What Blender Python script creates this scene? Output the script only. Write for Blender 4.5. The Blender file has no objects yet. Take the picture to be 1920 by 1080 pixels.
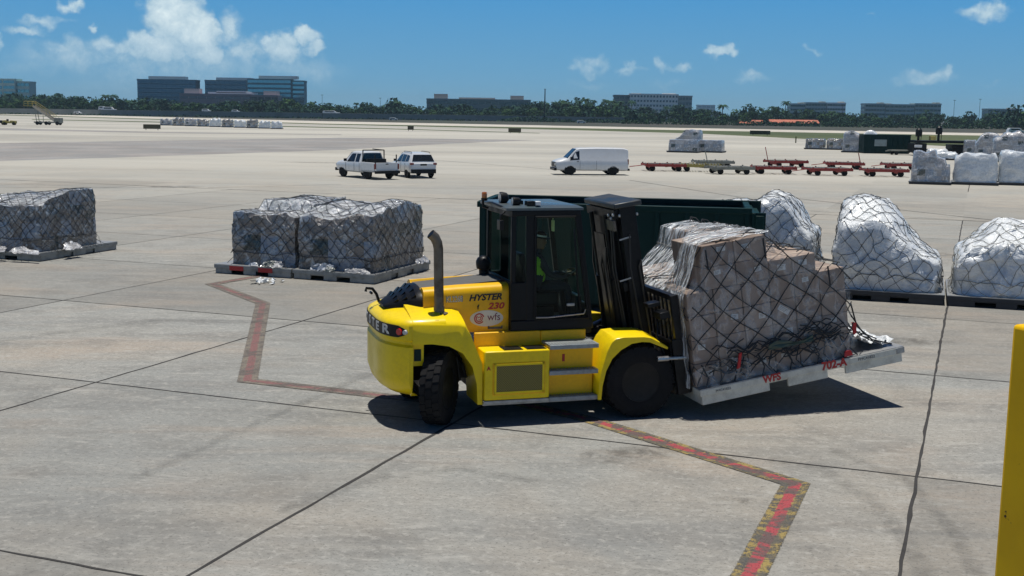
import bpy, bmesh, math, random
from mathutils import Vector, Matrix, noise
from math import radians as R, sin, cos, pi, sqrt, atan2, floor
random.seed(7)
sc = bpy.context.scene
# ---------------------------------------------------------------- camera
FP, CH, HY, ROLL = 2253.0, 4.4, 212.0, R(0.84)
PITCH = math.atan((540 - HY) * cos(ROLL) / FP)
_f = Vector((0, cos(PITCH), -sin(PITCH))); _r0 = Vector((1, 0, 0)); _u0 = _r0.cross(_f)
_r = cos(ROLL) * _r0 + sin(ROLL) * _u0; _u = -sin(ROLL) * _r0 + cos(ROLL) * _u0
cam = bpy.data.objects.new("camera", bpy.data.cameras.new("camera"))
sc.collection.objects.link(cam); sc.camera = cam
cam.data.sensor_width = 36; cam.data.lens = FP / 1920 * 36
cam.data.clip_start = 0.1; cam.data.clip_end = 20000
M = Matrix((_r, _u, -_f)).transposed().to_4x4(); M.translation = (0, 0, CH); cam.matrix_world = M
# ---------------------------------------------------------------- world
SUN_EL, SUN_AZ = 84.5, -12.0      # azimuth measured from +Y (behind the scene) towards -X
sdir = Vector((-sin(R(-SUN_AZ)) * cos(R(SUN_EL)), cos(R(SUN_AZ)) * cos(R(SUN_EL)), sin(R(SUN_EL))))
w = bpy.data.worlds.new("World"); sc.world = w; w.use_nodes = True
nt = w.node_tree; N = nt.nodes; L = nt.links; N.clear()
def wn(t, **k):
    n = N.new(t)
    for a, b in k.items(): setattr(n, a, b)
    return n
def wm(op, a, b=None, c=None, clamp=False):
    n = N.new("ShaderNodeMath"); n.operation = op; n.use_clamp = clamp
    for i, v in enumerate((a, b, c)):
        if v is None: continue
        if isinstance(v, (int, float)): n.inputs[i].default_value = v
        else: L.new(v, n.inputs[i])
    return n.outputs[0]
sky = wn("ShaderNodeTexSky", sky_type='NISHITA', sun_disc=False)
sky.sun_elevation = R(SUN_EL); sky.sun_rotation = R(SUN_AZ); sky.altitude = 0; sky.air_density = 1.0
sky.dust_density = 0.6; sky.ozone_density = 2.5
tc = wn("ShaderNodeTexCoord"); sep = wn("ShaderNodeSeparateXYZ"); L.new(tc.outputs["Generated"], sep.inputs[0])
az = wm('ARCTAN2', sep.outputs[0], sep.outputs[1]); el = wm('ARCSINE', sep.outputs[2])
cmb = wn("ShaderNodeCombineXYZ"); L.new(wm('MULTIPLY', az, 22.53), cmb.inputs[0]); L.new(wm('MULTIPLY', el, 22.53), cmb.inputs[1])
CP = cmb.outputs[0]
def sky_noise(scale, detail, off, rough=.6, dist=0):
    mp = wn("ShaderNodeMapping"); mp.inputs["Location"].default_value = off; L.new(CP, mp.inputs[0])
    n = wn("ShaderNodeTexNoise"); n.inputs["Scale"].default_value = scale; n.inputs["Detail"].default_value = detail
    n.inputs["Roughness"].default_value = rough; n.inputs["Distortion"].default_value = dist
    L.new(mp.outputs[0], n.inputs["Vector"]); return n.outputs[0]
n1 = sky_noise(2.2, 12, (0, 0, 3), .68, .2); n2 = sky_noise(4.5, 6, (5, 0, 1), .65, .4); n3 = sky_noise(.6, 3, (9, 2, 0))
# cumulus clouds: (azimuth, elevation) cells in hundredths of the focal length: x, y, rx, ry, density
CLOUDS = [(335,42,60,46,1.15),(372,75,52,38,1.15),(325,16,34,22,1.1),(298,98,75,30,1.05),(388,104,44,28,1.),(250,100,40,22,.85),(330,130,230,52,.62), (320,165,340,30,.42), (560,135,120,34,.52), (150,120,160,40,.55),
 (137,28,24,13,.72),(95,55,48,14,.6),(55,73,40,11,.6),(2,88,14,12,.7),(130,98,52,20,.62),(180,62,13,9,.7),(205,96,40,20,.66),
 (435,60,30,36,.62),(462,98,48,30,.68),(532,97,46,30,.95),(575,72,26,18,.95),(592,95,26,16,.85),(520,130,70,22,.5),(60,130,90,26,.45),(200,135,120,30,.45),
 (1340,99,34,13,.85),(1095,128,42,19,.66),(1105,120,24,11,.6),(1172,131,30,11,.62),(1230,124,16,14,.62),(1262,127,30,11,.62),(1400,150,40,13,.62),
 (1508,102,22,8,.5),(1818,42,50,18,.62),(1848,38,18,14,.6),(1722,150,54,16,.62),(1755,145,22,13,.62),(1668,156,26,9,.45),(1610,33,14,6,.4),
 (1545,170,24,9,.4),(1800,0,30,5,.45),(1840,160,30,8,.4),(1100,160,60,14,.4),(1240,160,50,14,.38),(-260,80,120,50,.9),(-420,100,90,40,.8),(2150,60,120,50,.8),(2300,110,140,30,.6)]
field = None; vo = None
vadd = wn("ShaderNodeVectorMath", operation='MULTIPLY_ADD')   # wobble the cell edges
nz = wn("ShaderNodeTexNoise"); nz.inputs["Scale"].default_value = 3.2; nz.inputs["Detail"].default_value = 5; L.new(CP, nz.inputs["Vector"])
sb_ = wn("ShaderNodeVectorMath", operation='SUBTRACT'); L.new(nz.outputs["Color"], sb_.inputs[0]); sb_.inputs[1].default_value = (.5, .5, .5)
L.new(sb_.outputs[0], vadd.inputs[0]); vadd.inputs[1].default_value = (.55, .5, 0); L.new(CP, vadd.inputs[2])
for (x, y, rx, ry, d) in CLOUDS:
    yh = HY + math.tan(ROLL) * (x - 960)
    cx, cy = math.atan((x - 960) / FP) * 22.53, math.atan((yh - y) / FP) * 22.53
    s = wn("ShaderNodeVectorMath", operation='SUBTRACT'); L.new(vadd.outputs[0], s.inputs[0]); s.inputs[1].default_value = (cx, cy, 0)
    m = wn("ShaderNodeVectorMath", operation='MULTIPLY'); L.new(s.outputs[0], m.inputs[0]); m.inputs[1].default_value = (100 / rx / 1.25, 100 / ry / 1.25, 0)
    l = wn("ShaderNodeVectorMath", operation='LENGTH'); L.new(m.outputs[0], l.inputs[0])
    o = wm('MULTIPLY', wm('SUBTRACT', 1.0, wm('POWER', l.outputs["Value"], 1.7), clamp=True), d)
    field = o if field is None else wm('SMOOTH_MAX', field, o, .12)
dens = wm('MULTIPLY', field, wm('ADD', .25, wm('MULTIPLY', n1, 1.7)))
mr = wn("ShaderNodeMapRange", interpolation_type='SMOOTHSTEP'); L.new(dens, mr.inputs[0])
mr.inputs[1].default_value = .20; mr.inputs[2].default_value = .82; mr.inputs[3].default_value = 0; mr.inputs[4].default_value = .95
elf = wn("ShaderNodeMapRange"); L.new(el, elf.inputs[0]); elf.inputs[1].default_value = 0; elf.inputs[2].default_value = .065; elf.inputs[3].default_value = .25; elf.inputs[4].default_value = 1
calpha = wm('MULTIPLY', mr.outputs[0], elf.outputs[0])
hs = sky
tint = wn("ShaderNodeMix", data_type='RGBA', blend_type='MULTIPLY'); tint.inputs[0].default_value = 1
L.new(hs.outputs[0], tint.inputs[6]); tint.inputs[7].default_value = (.20, .27, .40, 1)
# humid blue band above the horizon, blending into the physical sky higher up
rb = wn("ShaderNodeValToRGB"); L.new(wm('MULTIPLY', el, 1.0, clamp=True), rb.inputs[0]); cr_ = rb.color_ramp
for i_, (p_, c_) in enumerate([(0.0, (.168, .378, .54)), (.03, (.132, .352, .565)), (.10, (.066, .295, .60)), (.22, (.022, .11, .30)), (.5, (.010, .05, .17))]):
    e_ = cr_.elements[i_] if i_ < 2 else cr_.elements.new(p_)
    e_.position = p_; e_.color = (*[v/.085*.1 for v in c_], 1)
sc10 = wn("ShaderNodeVectorMath", operation='SCALE'); L.new(rb.outputs[0], sc10.inputs[0]); sc10.inputs[3].default_value = 10
mk = wn("ShaderNodeMapRange", interpolation_type='SMOOTHSTEP'); L.new(el, mk.inputs[0]); mk.inputs[1].default_value = .35; mk.inputs[2].default_value = .9
bl = wn("ShaderNodeMix", data_type='RGBA'); L.new(mk.outputs[0], bl.inputs[0]); L.new(sc10.outputs[0], bl.inputs[6]); L.new(tint.outputs[2], bl.inputs[7])
cm = wn("ShaderNodeMapRange"); L.new(wm('ADD', wm('MULTIPLY', n2, .75), wm('MULTIPLY', wm('MULTIPLY', n1, field), .75)), cm.inputs[0])
cm.inputs[1].default_value = .34; cm.inputs[2].default_value = .98
cc = wn("ShaderNodeMix", data_type='RGBA'); L.new(cm.outputs[0], cc.inputs[0]); cc.inputs[6].default_value = (3.0, 5.2, 6.9, 1); cc.inputs[7].default_value = (9.0, 10.3, 10.6, 1)
mx = wn("ShaderNodeMix", data_type='RGBA'); L.new(calpha, mx.inputs[0]); L.new(bl.outputs[2], mx.inputs[6]); L.new(cc.outputs[2], mx.inputs[7])
bg = wn("ShaderNodeBackground"); bg.inputs["Strength"].default_value = .085; L.new(mx.outputs[2], bg.inputs["Color"])
wo = wn("ShaderNodeOutputWorld"); L.new(bg.outputs[0], wo.inputs[0])
sun = bpy.data.objects.new("sun", bpy.data.lights.new("sun", 'SUN')); sc.collection.objects.link(sun)
sun.data.energy = 4.3; sun.data.angle = R(.53); sun.data.color = (1.0, .955, .88)
sun.rotation_euler = sdir.to_track_quat('Z', 'Y').to_euler()
sc.view_settings.view_transform = 'Standard'; sc.view_settings.look = 'None'; sc.view_settings.gamma = 1; sc.view_settings.exposure = 0.07
sc.render.film_transparent = False
sc.cycles.max_bounces = 6; sc.cycles.transparent_max_bounces = 12; sc.cycles.volume_bounces = 0
# ---------------------------------------------------------------- helpers
def gp(x, y, z=0.0):
    "the ground point seen at this pixel of the 1920x1080 photograph"
    d = _f + _r * (x - 960) / FP + _u * (540 - y) / FP
    return Vector((0, 0, CH)) + d * ((z - CH) / d.z)
def ph(x, y, dist):
    "height of a pixel on an upright plane at this distance, and its x"
    d = _f + _r * (x - 960) / FP + _u * (540 - y) / FP
    p = Vector((0, 0, CH)) + d * (dist / d.y); return p.x, p.z
class MB:
    def __init__(s): s.v = []; s.f = []; s.m = []; s.uv = {}
    def add(s, vs, fs, mi=0, T=None):
        o = len(s.v); s.v += [tuple(T @ Vector(v)) if T else tuple(v) for v in vs]
        for f in fs: s.f.append([i + o for i in f]); s.m.append(mi)
        return s
    def box(s, a, b, mi=0, T=None):
        (x0, y0, z0), (x1, y1, z1) = a, b
        v = [(x0,y0,z0),(x1,y0,z0),(x1,y1,z0),(x0,y1,z0),(x0,y0,z1),(x1,y0,z1),(x1,y1,z1),(x0,y1,z1)]
        return s.add(v, [(0,3,2,1),(4,5,6,7),(0,1,5,4),(1,2,6,5),(2,3,7,6),(3,0,4,7)], mi, T)
    def prism(s, poly, y0, y1, mi=0, T=None, ax='y'):
        "poly in (x,z) swept along y (or (x,y) along z with ax='z', (y,z) along x with ax='x')"
        n = len(poly)
        def P(a, b, c): return {'y': (a, c, b), 'z': (a, b, c), 'x': (c, a, b)}[ax]
        v = [P(a, b, y0) for a, b in poly] + [P(a, b, y1) for a, b in poly]
        fs = [tuple(range(n)), tuple(range(2*n-1, n-1, -1))] + [(i, i+n, (i+1) % n + n, (i+1) % n) for i in range(n)]
        return s.add(v, fs, mi, T)
    def cyl(s, p0, p1, r0, r1=None, n=12, mi=0, T=None, caps=True):
        r1 = r0 if r1 is None else r1
        p0, p1 = Vector(p0), Vector(p1); d = (p1 - p0).normalized()
        a = d.orthogonal().normalized(); b = d.cross(a)
        v = []
        for p, r in ((p0, r0), (p1, r1)): v += [p + (a*cos(2*pi*i/n) + b*sin(2*pi*i/n))*r for i in range(n)]
        fs = [(i, (i+1) % n, (i+1) % n + n, i+n) for i in range(n)]
        if caps: fs += [tuple(range(n-1, -1, -1)), tuple(range(n, 2*n))]
        return s.add(v, fs, mi, T)
    def tube(s, pts, r, n=6, mi=0, T=None, caps=True):
        pts = [Vector(p) for p in pts]; rs = r if isinstance(r, (list, tuple)) else [r]*len(pts)
        v = []; pa = None
        for i, p in enumerate(pts):
            d = (pts[min(i+1, len(pts)-1)] - pts[max(i-1, 0)])
            d = d.normalized() if d.length > 1e-9 else Vector((0, 0, 1))
            a = (pa - d*pa.dot(d)) if pa is not None else d.orthogonal()
            a = a.normalized() if a.length > 1e-6 else d.orthogonal().normalized()
            pa = a; b = d.cross(a); v += [p + (a*cos(2*pi*k/n) + b*sin(2*pi*k/n))*rs[i] for k in range(n)]
        fs = [(i*n+k, i*n+(k+1) % n, (i+1)*n+(k+1) % n, (i+1)*n+k) for i in range(len(pts)-1) for k in range(n)]
        if caps: fs += [tuple(range(n-1, -1, -1)), tuple(range((len(pts)-1)*n, len(pts)*n))]
        return s.add(v, fs, mi, T)
    def lathe(s, prof, c, axis='z', n=24, mi=0, T=None, close=True):
        "prof: (radius, along) pairs"
        v = []
        for r, h in prof:
            for k in range(n):
                a = 2*pi*k/n; x, y = r*cos(a), r*sin(a)
                v.append({'z': (c[0]+x, c[1]+y, c[2]+h), 'y': (c[0]+x, c[1]+h, c[2]+y), 'x': (c[0]+h, c[1]+x, c[2]+y)}[axis])
        m = len(prof)
        fs = [(i*n+k, i*n+(k+1) % n, (i+1)*n+(k+1) % n, (i+1)*n+k) for i in range(m-1) for k in range(n)]
        if close: fs += [tuple(range(n)), tuple(range((m-1)*n, m*n))]
        return s.add(v, fs, mi, T)
    def grid(s, fn, nu, nv, mi=0, wrap=False):
        v = [fn(i/nu, j/nv) for j in range(nv+1) for i in range(nu + (0 if wrap else 1))]
        w_ = nu if wrap else nu+1
        fs = [(j*w_+i, j*w_+(i+1) % w_, (j+1)*w_+(i+1) % w_, (j+1)*w_+i) for j in range(nv) for i in range(nu)]
        return s.add(v, fs, mi)
    def loft(s, rings, mi=0, caps=True, T=None):
        n = len(rings[0]); v = [p for r in rings for p in r]
        fs = [(i*n+k, i*n+(k+1) % n, (i+1)*n+(k+1) % n, (i+1)*n+k) for i in range(len(rings)-1) for k in range(n)]
        if caps: fs += [tuple(range(n-1, -1, -1)), tuple(range((len(rings)-1)*n, len(rings)*n))]
        return s.add(v, fs, mi, T)
    def build(s, name, mats, parent=None, smooth=30, bevel=0, seg=2, uvs=None):
        me = bpy.data.meshes.new(name); me.from_pydata(s.v, [], s.f)
        for m in (mats if isinstance(mats, (list, tuple)) else [mats]): me.materials.append(m)
        if any(s.m): me.polygons.foreach_set('material_index', s.m)
        bm = bmesh.new(); bm.from_mesh(me); bmesh.ops.recalc_face_normals(bm, faces=bm.faces); bm.to_mesh(me); bm.free()
        if smooth:
            me.polygons.foreach_set('use_smooth', [True]*len(me.polygons)); me.set_sharp_from_angle(angle=R(smooth))
        if uvs:
            ul = me.uv_layers.new(name="UVMap")
            for lp in me.loops: ul.data[lp.index].uv = uvs[lp.vertex_index]
        o = bpy.data.objects.new(name, me); sc.collection.objects.link(o)
        if parent: o.parent = parent
        if bevel:
            b = o.modifiers.new('bevel', 'BEVEL'); b.width = bevel; b.segments = seg; b.limit_method = 'ANGLE'; b.angle_limit = R(35)
            b.harden_normals = False
        return o
def tag(o, label=None, cat=None, group=None, kind=None):
    if label: o['label'] = label
    if cat: o['category'] = cat
    if group: o['group'] = group
    if kind: o['kind'] = kind
    return o
def empty(name, loc, rz=0, label=None, cat=None, group=None):
    o = bpy.data.objects.new(name, None); sc.collection.objects.link(o); o.location = loc; o.rotation_euler = (0, 0, rz)
    o.empty_display_size = .2
    return tag(o, label, cat, group)
def copy_tree(o, parent=None, mats=None):
    c = o.copy(); sc.collection.objects.link(c); c.parent = parent
    if parent is None:
        for k in ('label', 'category', 'group'): pass
    for ch in list(o.children): copy_tree(ch, c)
    return c
# ---------------------------------------------------------------- materials
class NT:
    def __init__(s, name):
        s.m = bpy.data.materials.new(name); s.m.use_nodes = True; s.t = s.m.node_tree; s.n = s.t.nodes; s.l = s.t.links
        s.b = s.n["Principled BSDF"]; s.out = s.n["Material Output"]; s.c = s.n.new("ShaderNodeTexCoord")
    def node(s, t, **k):
        n = s.n.new(t)
        for a, b in k.items(): setattr(n, a, b)
        return n
    def set(s, sock, v):
        if isinstance(v, bpy.types.NodeSocket): s.l.new(v, sock)
        else: sock.default_value = v
    def math(s, op, a, b=None, clamp=False):
        n = s.node("ShaderNodeMath", operation=op, use_clamp=clamp); s.set(n.inputs[0], a)
        if b is not None: s.set(n.inputs[1], b)
        return n.outputs[0]
    def co(s, kind="Object", scale=(1, 1, 1), rot=(0, 0, 0), loc=(0, 0, 0)):
        m = s.node("ShaderNodeMapping"); m.inputs["Scale"].default_value = scale; m.inputs["Rotation"].default_value = rot
        m.inputs["Location"].default_value = loc; s.l.new(s.c.outputs[kind], m.inputs[0]); return m.outputs[0]
    def noise(s, scale, detail=4, rough=.55, dist=0, vec=None, kind="Object"):
        n = s.node("ShaderNodeTexNoise"); n.inputs["Scale"].default_value = scale; n.inputs["Detail"].default_value = detail
        n.inputs["Roughness"].default_value = rough; n.inputs["Distortion"].default_value = dist
        s.l.new(vec if vec is not None else s.c.outputs[kind], n.inputs["Vector"]); return n.outputs[0]
    def ramp(s, fac, lo, hi, a=0., b=1., smooth=True):
        n = s.node("ShaderNodeMapRange"); n.interpolation_type = 'SMOOTHSTEP' if smooth else 'LINEAR'
        s.set(n.inputs[0], fac); n.inputs[1].default_value = lo; n.inputs[2].default_value = hi; n.inputs[3].default_value = a; n.inputs[4].default_value = b
        return n.outputs[0]
    def mix(s, fac, a, b, mode='MIX'):
        n = s.node("ShaderNodeMix", data_type='RGBA', blend_type=mode); s.set(n.inputs[0], fac)
        s.set(n.inputs[6], a if isinstance(a, bpy.types.NodeSocket) else (*a[:3], 1)); s.set(n.inputs[7], b if isinstance(b, bpy.types.NodeSocket) else (*b[:3], 1))
        return n.outputs[2]
    def bump(s, h, strength=.3, dist=.02):
        n = s.node("ShaderNodeBump"); n.inputs["Strength"].default_value = strength; n.inputs["Distance"].default_value = dist
        s.set(n.inputs["Height"], h); s.l.new(n.outputs[0], s.b.inputs["Normal"]); return n.outputs[0]
    def done(s, col=None, rough=None, metal=None, **k):
        if col is not None: s.set(s.b.inputs["Base Color"], col if isinstance(col, bpy.types.NodeSocket) else (*col[:3], 1))
        if rough is not None: s.set(s.b.inputs["Roughness"], rough)
        if metal is not None: s.set(s.b.inputs["Metallic"], metal)
        for a, v in k.items(): s.set(s.b.inputs[a.replace('_', ' ')], v)
        return s.m
def paint(name, col, rough=.4, metal=0., wear=.25, dirt=(.12, .10, .08), scale=3., bump=0., spec=.5, coat=0.):
    s = NT(name); n = s.noise(scale, 6, .65); n2 = s.noise(scale*9, 3)
    f = s.ramp(s.math('ADD', n, s.math('MULTIPLY', n2, .25)), .52, .85, 0, wear)
    c = s.mix(f, col, dirt); c = s.mix(s.ramp(n2, .3, .75, 0, .10), c, [v*.75 for v in col])
    if bump: s.bump(n2, bump, .01)
    m = s.done(c, s.ramp(n, .3, .7, rough*.8, min(1, rough*1.3)), metal); s.b.inputs["Specular IOR Level"].default_value = spec
    s.b.inputs["Coat Weight"].default_value = coat; s.b.inputs["Coat Roughness"].default_value = .15
    return m
def glass(name, tint=(.5, .6, .58), alpha=.35, rough=.03):
    s = NT(name); tr = s.node("ShaderNodeBsdfTransparent"); tr.inputs[0].default_value = (*tint, 1)
    gl = s.node("ShaderNodeBsdfGlossy"); gl.inputs["Roughness"].default_value = rough; gl.inputs["Color"].default_value = (.8, .85, .85, 1)
    mx_ = s.node("ShaderNodeMixShader"); mx_.inputs[0].default_value = .007; s.l.new(tr.outputs[0], mx_.inputs[1]); s.l.new(gl.outputs[0], mx_.inputs[2])
    s.l.new(mx_.outputs[0], s.out.inputs[0]); return s.m
MAT = {}
GANG = R(-21)
def make_concrete(name, base, warm, dark, far=None, far_rng=(45, 150), amp=1.):
    s = NT(name); g = s.co("Object", rot=(0, 0, -GANG))
    big = s.noise(.11, 5, .6, .6, vec=g); mid = s.noise(.8, 8, .68, .3, vec=g); fine = s.noise(9, 6, .7, vec=g)
    stv = s.co("Object", scale=(.25, 2.2, 1), rot=(0, 0, -GANG)); st = s.noise(.9, 6, .65, .5, vec=stv)
    c = s.mix(s.ramp(big, .42, .60), [base[0]*.93, base[1]*.97, base[2]*1.0], warm); c = s.mix(s.ramp(s.noise(.33, 5, .65, .4, vec=s.co('Object', scale=(.45, 1.3, 1), rot=(0, 0, -GANG))), .50, .68, 0, .5*amp), c, [warm[0]*1.12, warm[1]*1.0, warm[2]*.93]); c = s.mix(s.ramp(s.noise(.4, 5, .65, .4, vec=s.co('Object', scale=(.4, 1.5, 1), rot=(0, 0, -GANG), loc=(40, 9, 0))), .50, .66, 0, .45*amp), c, [dark[0]*.98, dark[1]*1.04, dark[2]*1.12])
    c = s.mix(s.ramp(mid, .44, .72, 0, .55*amp), c, dark)
    c = s.mix(s.ramp(st, .47, .70, 0, .38*amp), c, dark)
    c = s.mix(s.ramp(fine, .48, .70, 0, .6*amp), c, [v*1.4 for v in base]); c = s.mix(s.ramp(s.noise(16, 5, .75, vec=s.co('Object', scale=(.8, 1.2, 1), rot=(0, 0, -GANG))), .50, .68, 0, .5*amp), c, [v*.75 for v in dark])
    sp = s.noise(28, 3, .6, vec=g); c = s.mix(s.ramp(sp, .57, .68, 0, .6*amp), c, [v*.5 for v in dark])
    c = s.mix(s.ramp(s.noise(2.3, 8, .74, .6, vec=s.co('Object', scale=(.5, 1.4, 1), rot=(0, 0, -GANG))), .52, .72, 0, .6*amp), c, [v*1.42 for v in base])
    # each cast slab is a slightly different grey
    sx = s.node("ShaderNodeSeparateXYZ"); s.l.new(s.co("Object", rot=(0, 0, -GANG), loc=(0, 0, 0)), sx.inputs[0])
    cb = s.node("ShaderNodeCombineXYZ")
    s.l.new(s.math('FLOOR', s.math('DIVIDE', s.math('ADD', sx.outputs[0], 100*6.3 + .45), 6.3)), cb.inputs[0])
    s.l.new(s.math('FLOOR', s.math('DIVIDE', s.math('SUBTRACT', sx.outputs[1], 8.9 - 640), 6.4)), cb.inputs[1])
    wn_ = s.node("ShaderNodeTexWhiteNoise"); s.l.new(cb.outputs[0], wn_.inputs["Vector"])
    c = s.mix(s.ramp(wn_.outputs["Value"], 0, 1, 0, .38), c, [v*.72 for v in dark])
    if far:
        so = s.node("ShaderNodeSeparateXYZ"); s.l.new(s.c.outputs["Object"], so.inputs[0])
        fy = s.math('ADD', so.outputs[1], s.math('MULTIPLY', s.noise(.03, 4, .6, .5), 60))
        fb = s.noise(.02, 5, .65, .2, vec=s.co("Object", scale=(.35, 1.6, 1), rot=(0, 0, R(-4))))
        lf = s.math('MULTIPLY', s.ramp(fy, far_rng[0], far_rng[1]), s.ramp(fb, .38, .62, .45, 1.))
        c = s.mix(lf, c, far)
    s.bump(fine, .12, .01)
    return s.done(c, .9, 0, Specular_IOR_Level=.25)
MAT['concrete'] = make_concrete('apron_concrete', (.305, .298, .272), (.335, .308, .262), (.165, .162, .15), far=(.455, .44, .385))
MAT['taxi'] = make_concrete('old_taxiway', (.30, .29, .275), (.32, .30, .28), (.22, .215, .205))
MAT['runway'] = make_concrete('far_runway', (.58, .54, .46), (.56, .51, .43), (.45, .42, .37), amp=.4)
s = NT('grass'); n = s.noise(.6, 8, .7); n2 = s.noise(.02, 4)
MAT['grass'] = s.done(s.mix(s.ramp(n2, .35, .65), s.mix(s.ramp(n, .3, .7), (.035, .055, .016), (.075, .095, .03)), (.085, .10, .035)), .95)
s = NT('field'); n = s.noise(.3, 8, .7); n2 = s.noise(.01, 4)
MAT['field'] = s.done(s.mix(s.ramp(n2, .35, .65), s.mix(s.ramp(n, .3, .7), (.03, .04, .022), (.05, .055, .035)), (.055, .05, .04)), .95)
s = NT('joint_sealant'); MAT['joint'] = s.done(s.mix(s.noise(3, 5), (.018, .017, .016), (.05, .047, .044)), .9)
MAT['yellow'] = paint('yellow_paint', (.90, .655, .004), .34, wear=.26, dirt=(.36, .22, .015), scale=2.2, spec=.3, coat=.12)
MAT['yellow_panel'] = paint('orange_yellow_paint', (.90, .505, .005), .38, wear=.26, dirt=(.38, .18, .015), scale=2.5, spec=.3, coat=.08)
MAT['black'] = paint('black_paint', (.005, .006, .008), .42, wear=.3, dirt=(.02, .019, .018), scale=5, spec=.22)
MAT['black_metal'] = paint('oily_black_steel', (.007, .008, .010), .35, .2, wear=.35, dirt=(.03, .028, .026), scale=8, spec=.25)
MAT['rubber'] = paint('rubber', (.009, .009, .010), .85, wear=.5, dirt=(.034, .032, .03), scale=4, bump=.4, spec=.2)
MAT['chrome'] = paint('worn_steel', (.42, .42, .42), .3, .9, wear=.3, scale=6)
MAT['alu'] = paint('grey_aluminium', (.40, .41, .41), .45, .6, wear=.5, dirt=(.16, .15, .14), scale=6)
MAT['step'] = paint('step_grating', (.32, .35, .36), .5, .4, wear=.4, scale=12, bump=.5)
MAT['exhaust'] = paint('rusty_exhaust', (.16, .14, .11), .5, .45, wear=.7, dirt=(.07, .045, .03), scale=7)
MAT['cab_glass'] = glass('tinted_cab_glass', (.80, .90, .86))
MAT['glass_dark'] = paint('dark_glass', (.012, .016, .02), .08, wear=.05, spec=.6)
MAT['white_paint'] = paint('white_paint', (.70, .72, .73), .3, wear=.2, dirt=(.45, .43, .40), scale=2, coat=.5)
MAT['red_lens'] = paint('red_lens', (.55, .01, .015), .15, wear=0, coat=.6); MAT['tail'] = paint('dull_red_lens', (.16, .01, .012), .2, wear=0, coat=.4)
MAT['clear_lens'] = paint('clear_lens', (.5, .52, .52), .12, wear=.1, coat=.6)
MAT['amber'] = paint('amber_lens', (.55, .16, .01), .15, wear=.1, coat=.6)
MAT['green_dump'] = paint('dark_green_steel', (.002, .025, .023), .5, wear=.3, spec=.18, dirt=(.009, .022, .02), scale=1.6)
MAT['red_dolly'] = paint('faded_red_steel', (.30, .035, .03), .6, wear=.35, dirt=(.12, .05, .035), scale=3)
MAT['grey_dolly'] = paint('galvanised_steel', (.22, .23, .20), .5, .4, wear=.5, scale=3)
MAT['yellow_dolly'] = paint('faded_yellow_steel', (.40, .33, .08), .6, wear=.4, scale=3)
MAT['sticker'] = paint('white_sticker', (.66, .66, .64), .5, wear=.25, dirt=(.4, .4, .38), scale=9)
MAT['black_ink'] = paint('black_ink', (.010, .010, .018), .5, wear=0)
MAT['red_ink'] = paint('red_ink', (.42, .015, .015), .5, wear=.2, dirt=(.3, .1, .08))
MAT['grey_ink'] = paint('grey_ink', (.13, .13, .13), .5, wear=0)
MAT['silver_ink'] = paint('silver_ink', (.55, .55, .52), .4, wear=0)
MAT['slave'] = paint('painted_pallet_base', (.66, .65, .57), .55, wear=.5, dirt=(.30, .28, .24), scale=4)
MAT['dark_base'] = paint('dark_pallet_base', (.018, .022, .03), .5, wear=.3, dirt=(.05, .05, .05), scale=4)
MAT['grey_base'] = paint('grey_pallet_base', (.29, .30, .29), .55, .1, wear=.5, dirt=(.10, .10, .09), scale=4)
MAT['rope'] = paint('black_net_rope', (.022, .026, .030), .8, wear=.2, dirt=(.06, .065, .07))
MAT['tan_rope'] = paint('pale_net_rope', (.20, .20, .18), .8, wear=.2)
s = NT('cardboard'); oi = s.node("ShaderNodeObjectInfo"); n = s.noise(6, 5, .6); n2 = s.noise(1.3, 3)
c = s.mix(oi.outputs["Random"], (.27, .205, .165), (.37, .295, .245)); c = s.mix(s.ramp(n, .35, .75, 0, .3), c, (.24, .16, .11))
sx = s.node("ShaderNodeSeparateXYZ"); s.l.new(s.c.outputs["Generated"], sx.inputs[0])
tape = s.math('LESS_THAN', s.math('ABSOLUTE', s.math('SUBTRACT', sx.outputs[1], .5)), .06)
c = s.mix(s.math('MULTIPLY', tape, .35), c, (.58, .50, .40)); s.bump(n, .25, .01); MAT['cardboard'] = s.done(c, .75)
s = NT('orange_rag'); MAT['orange_cloth'] = s.done((.5, .03, .03), .8)
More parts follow.
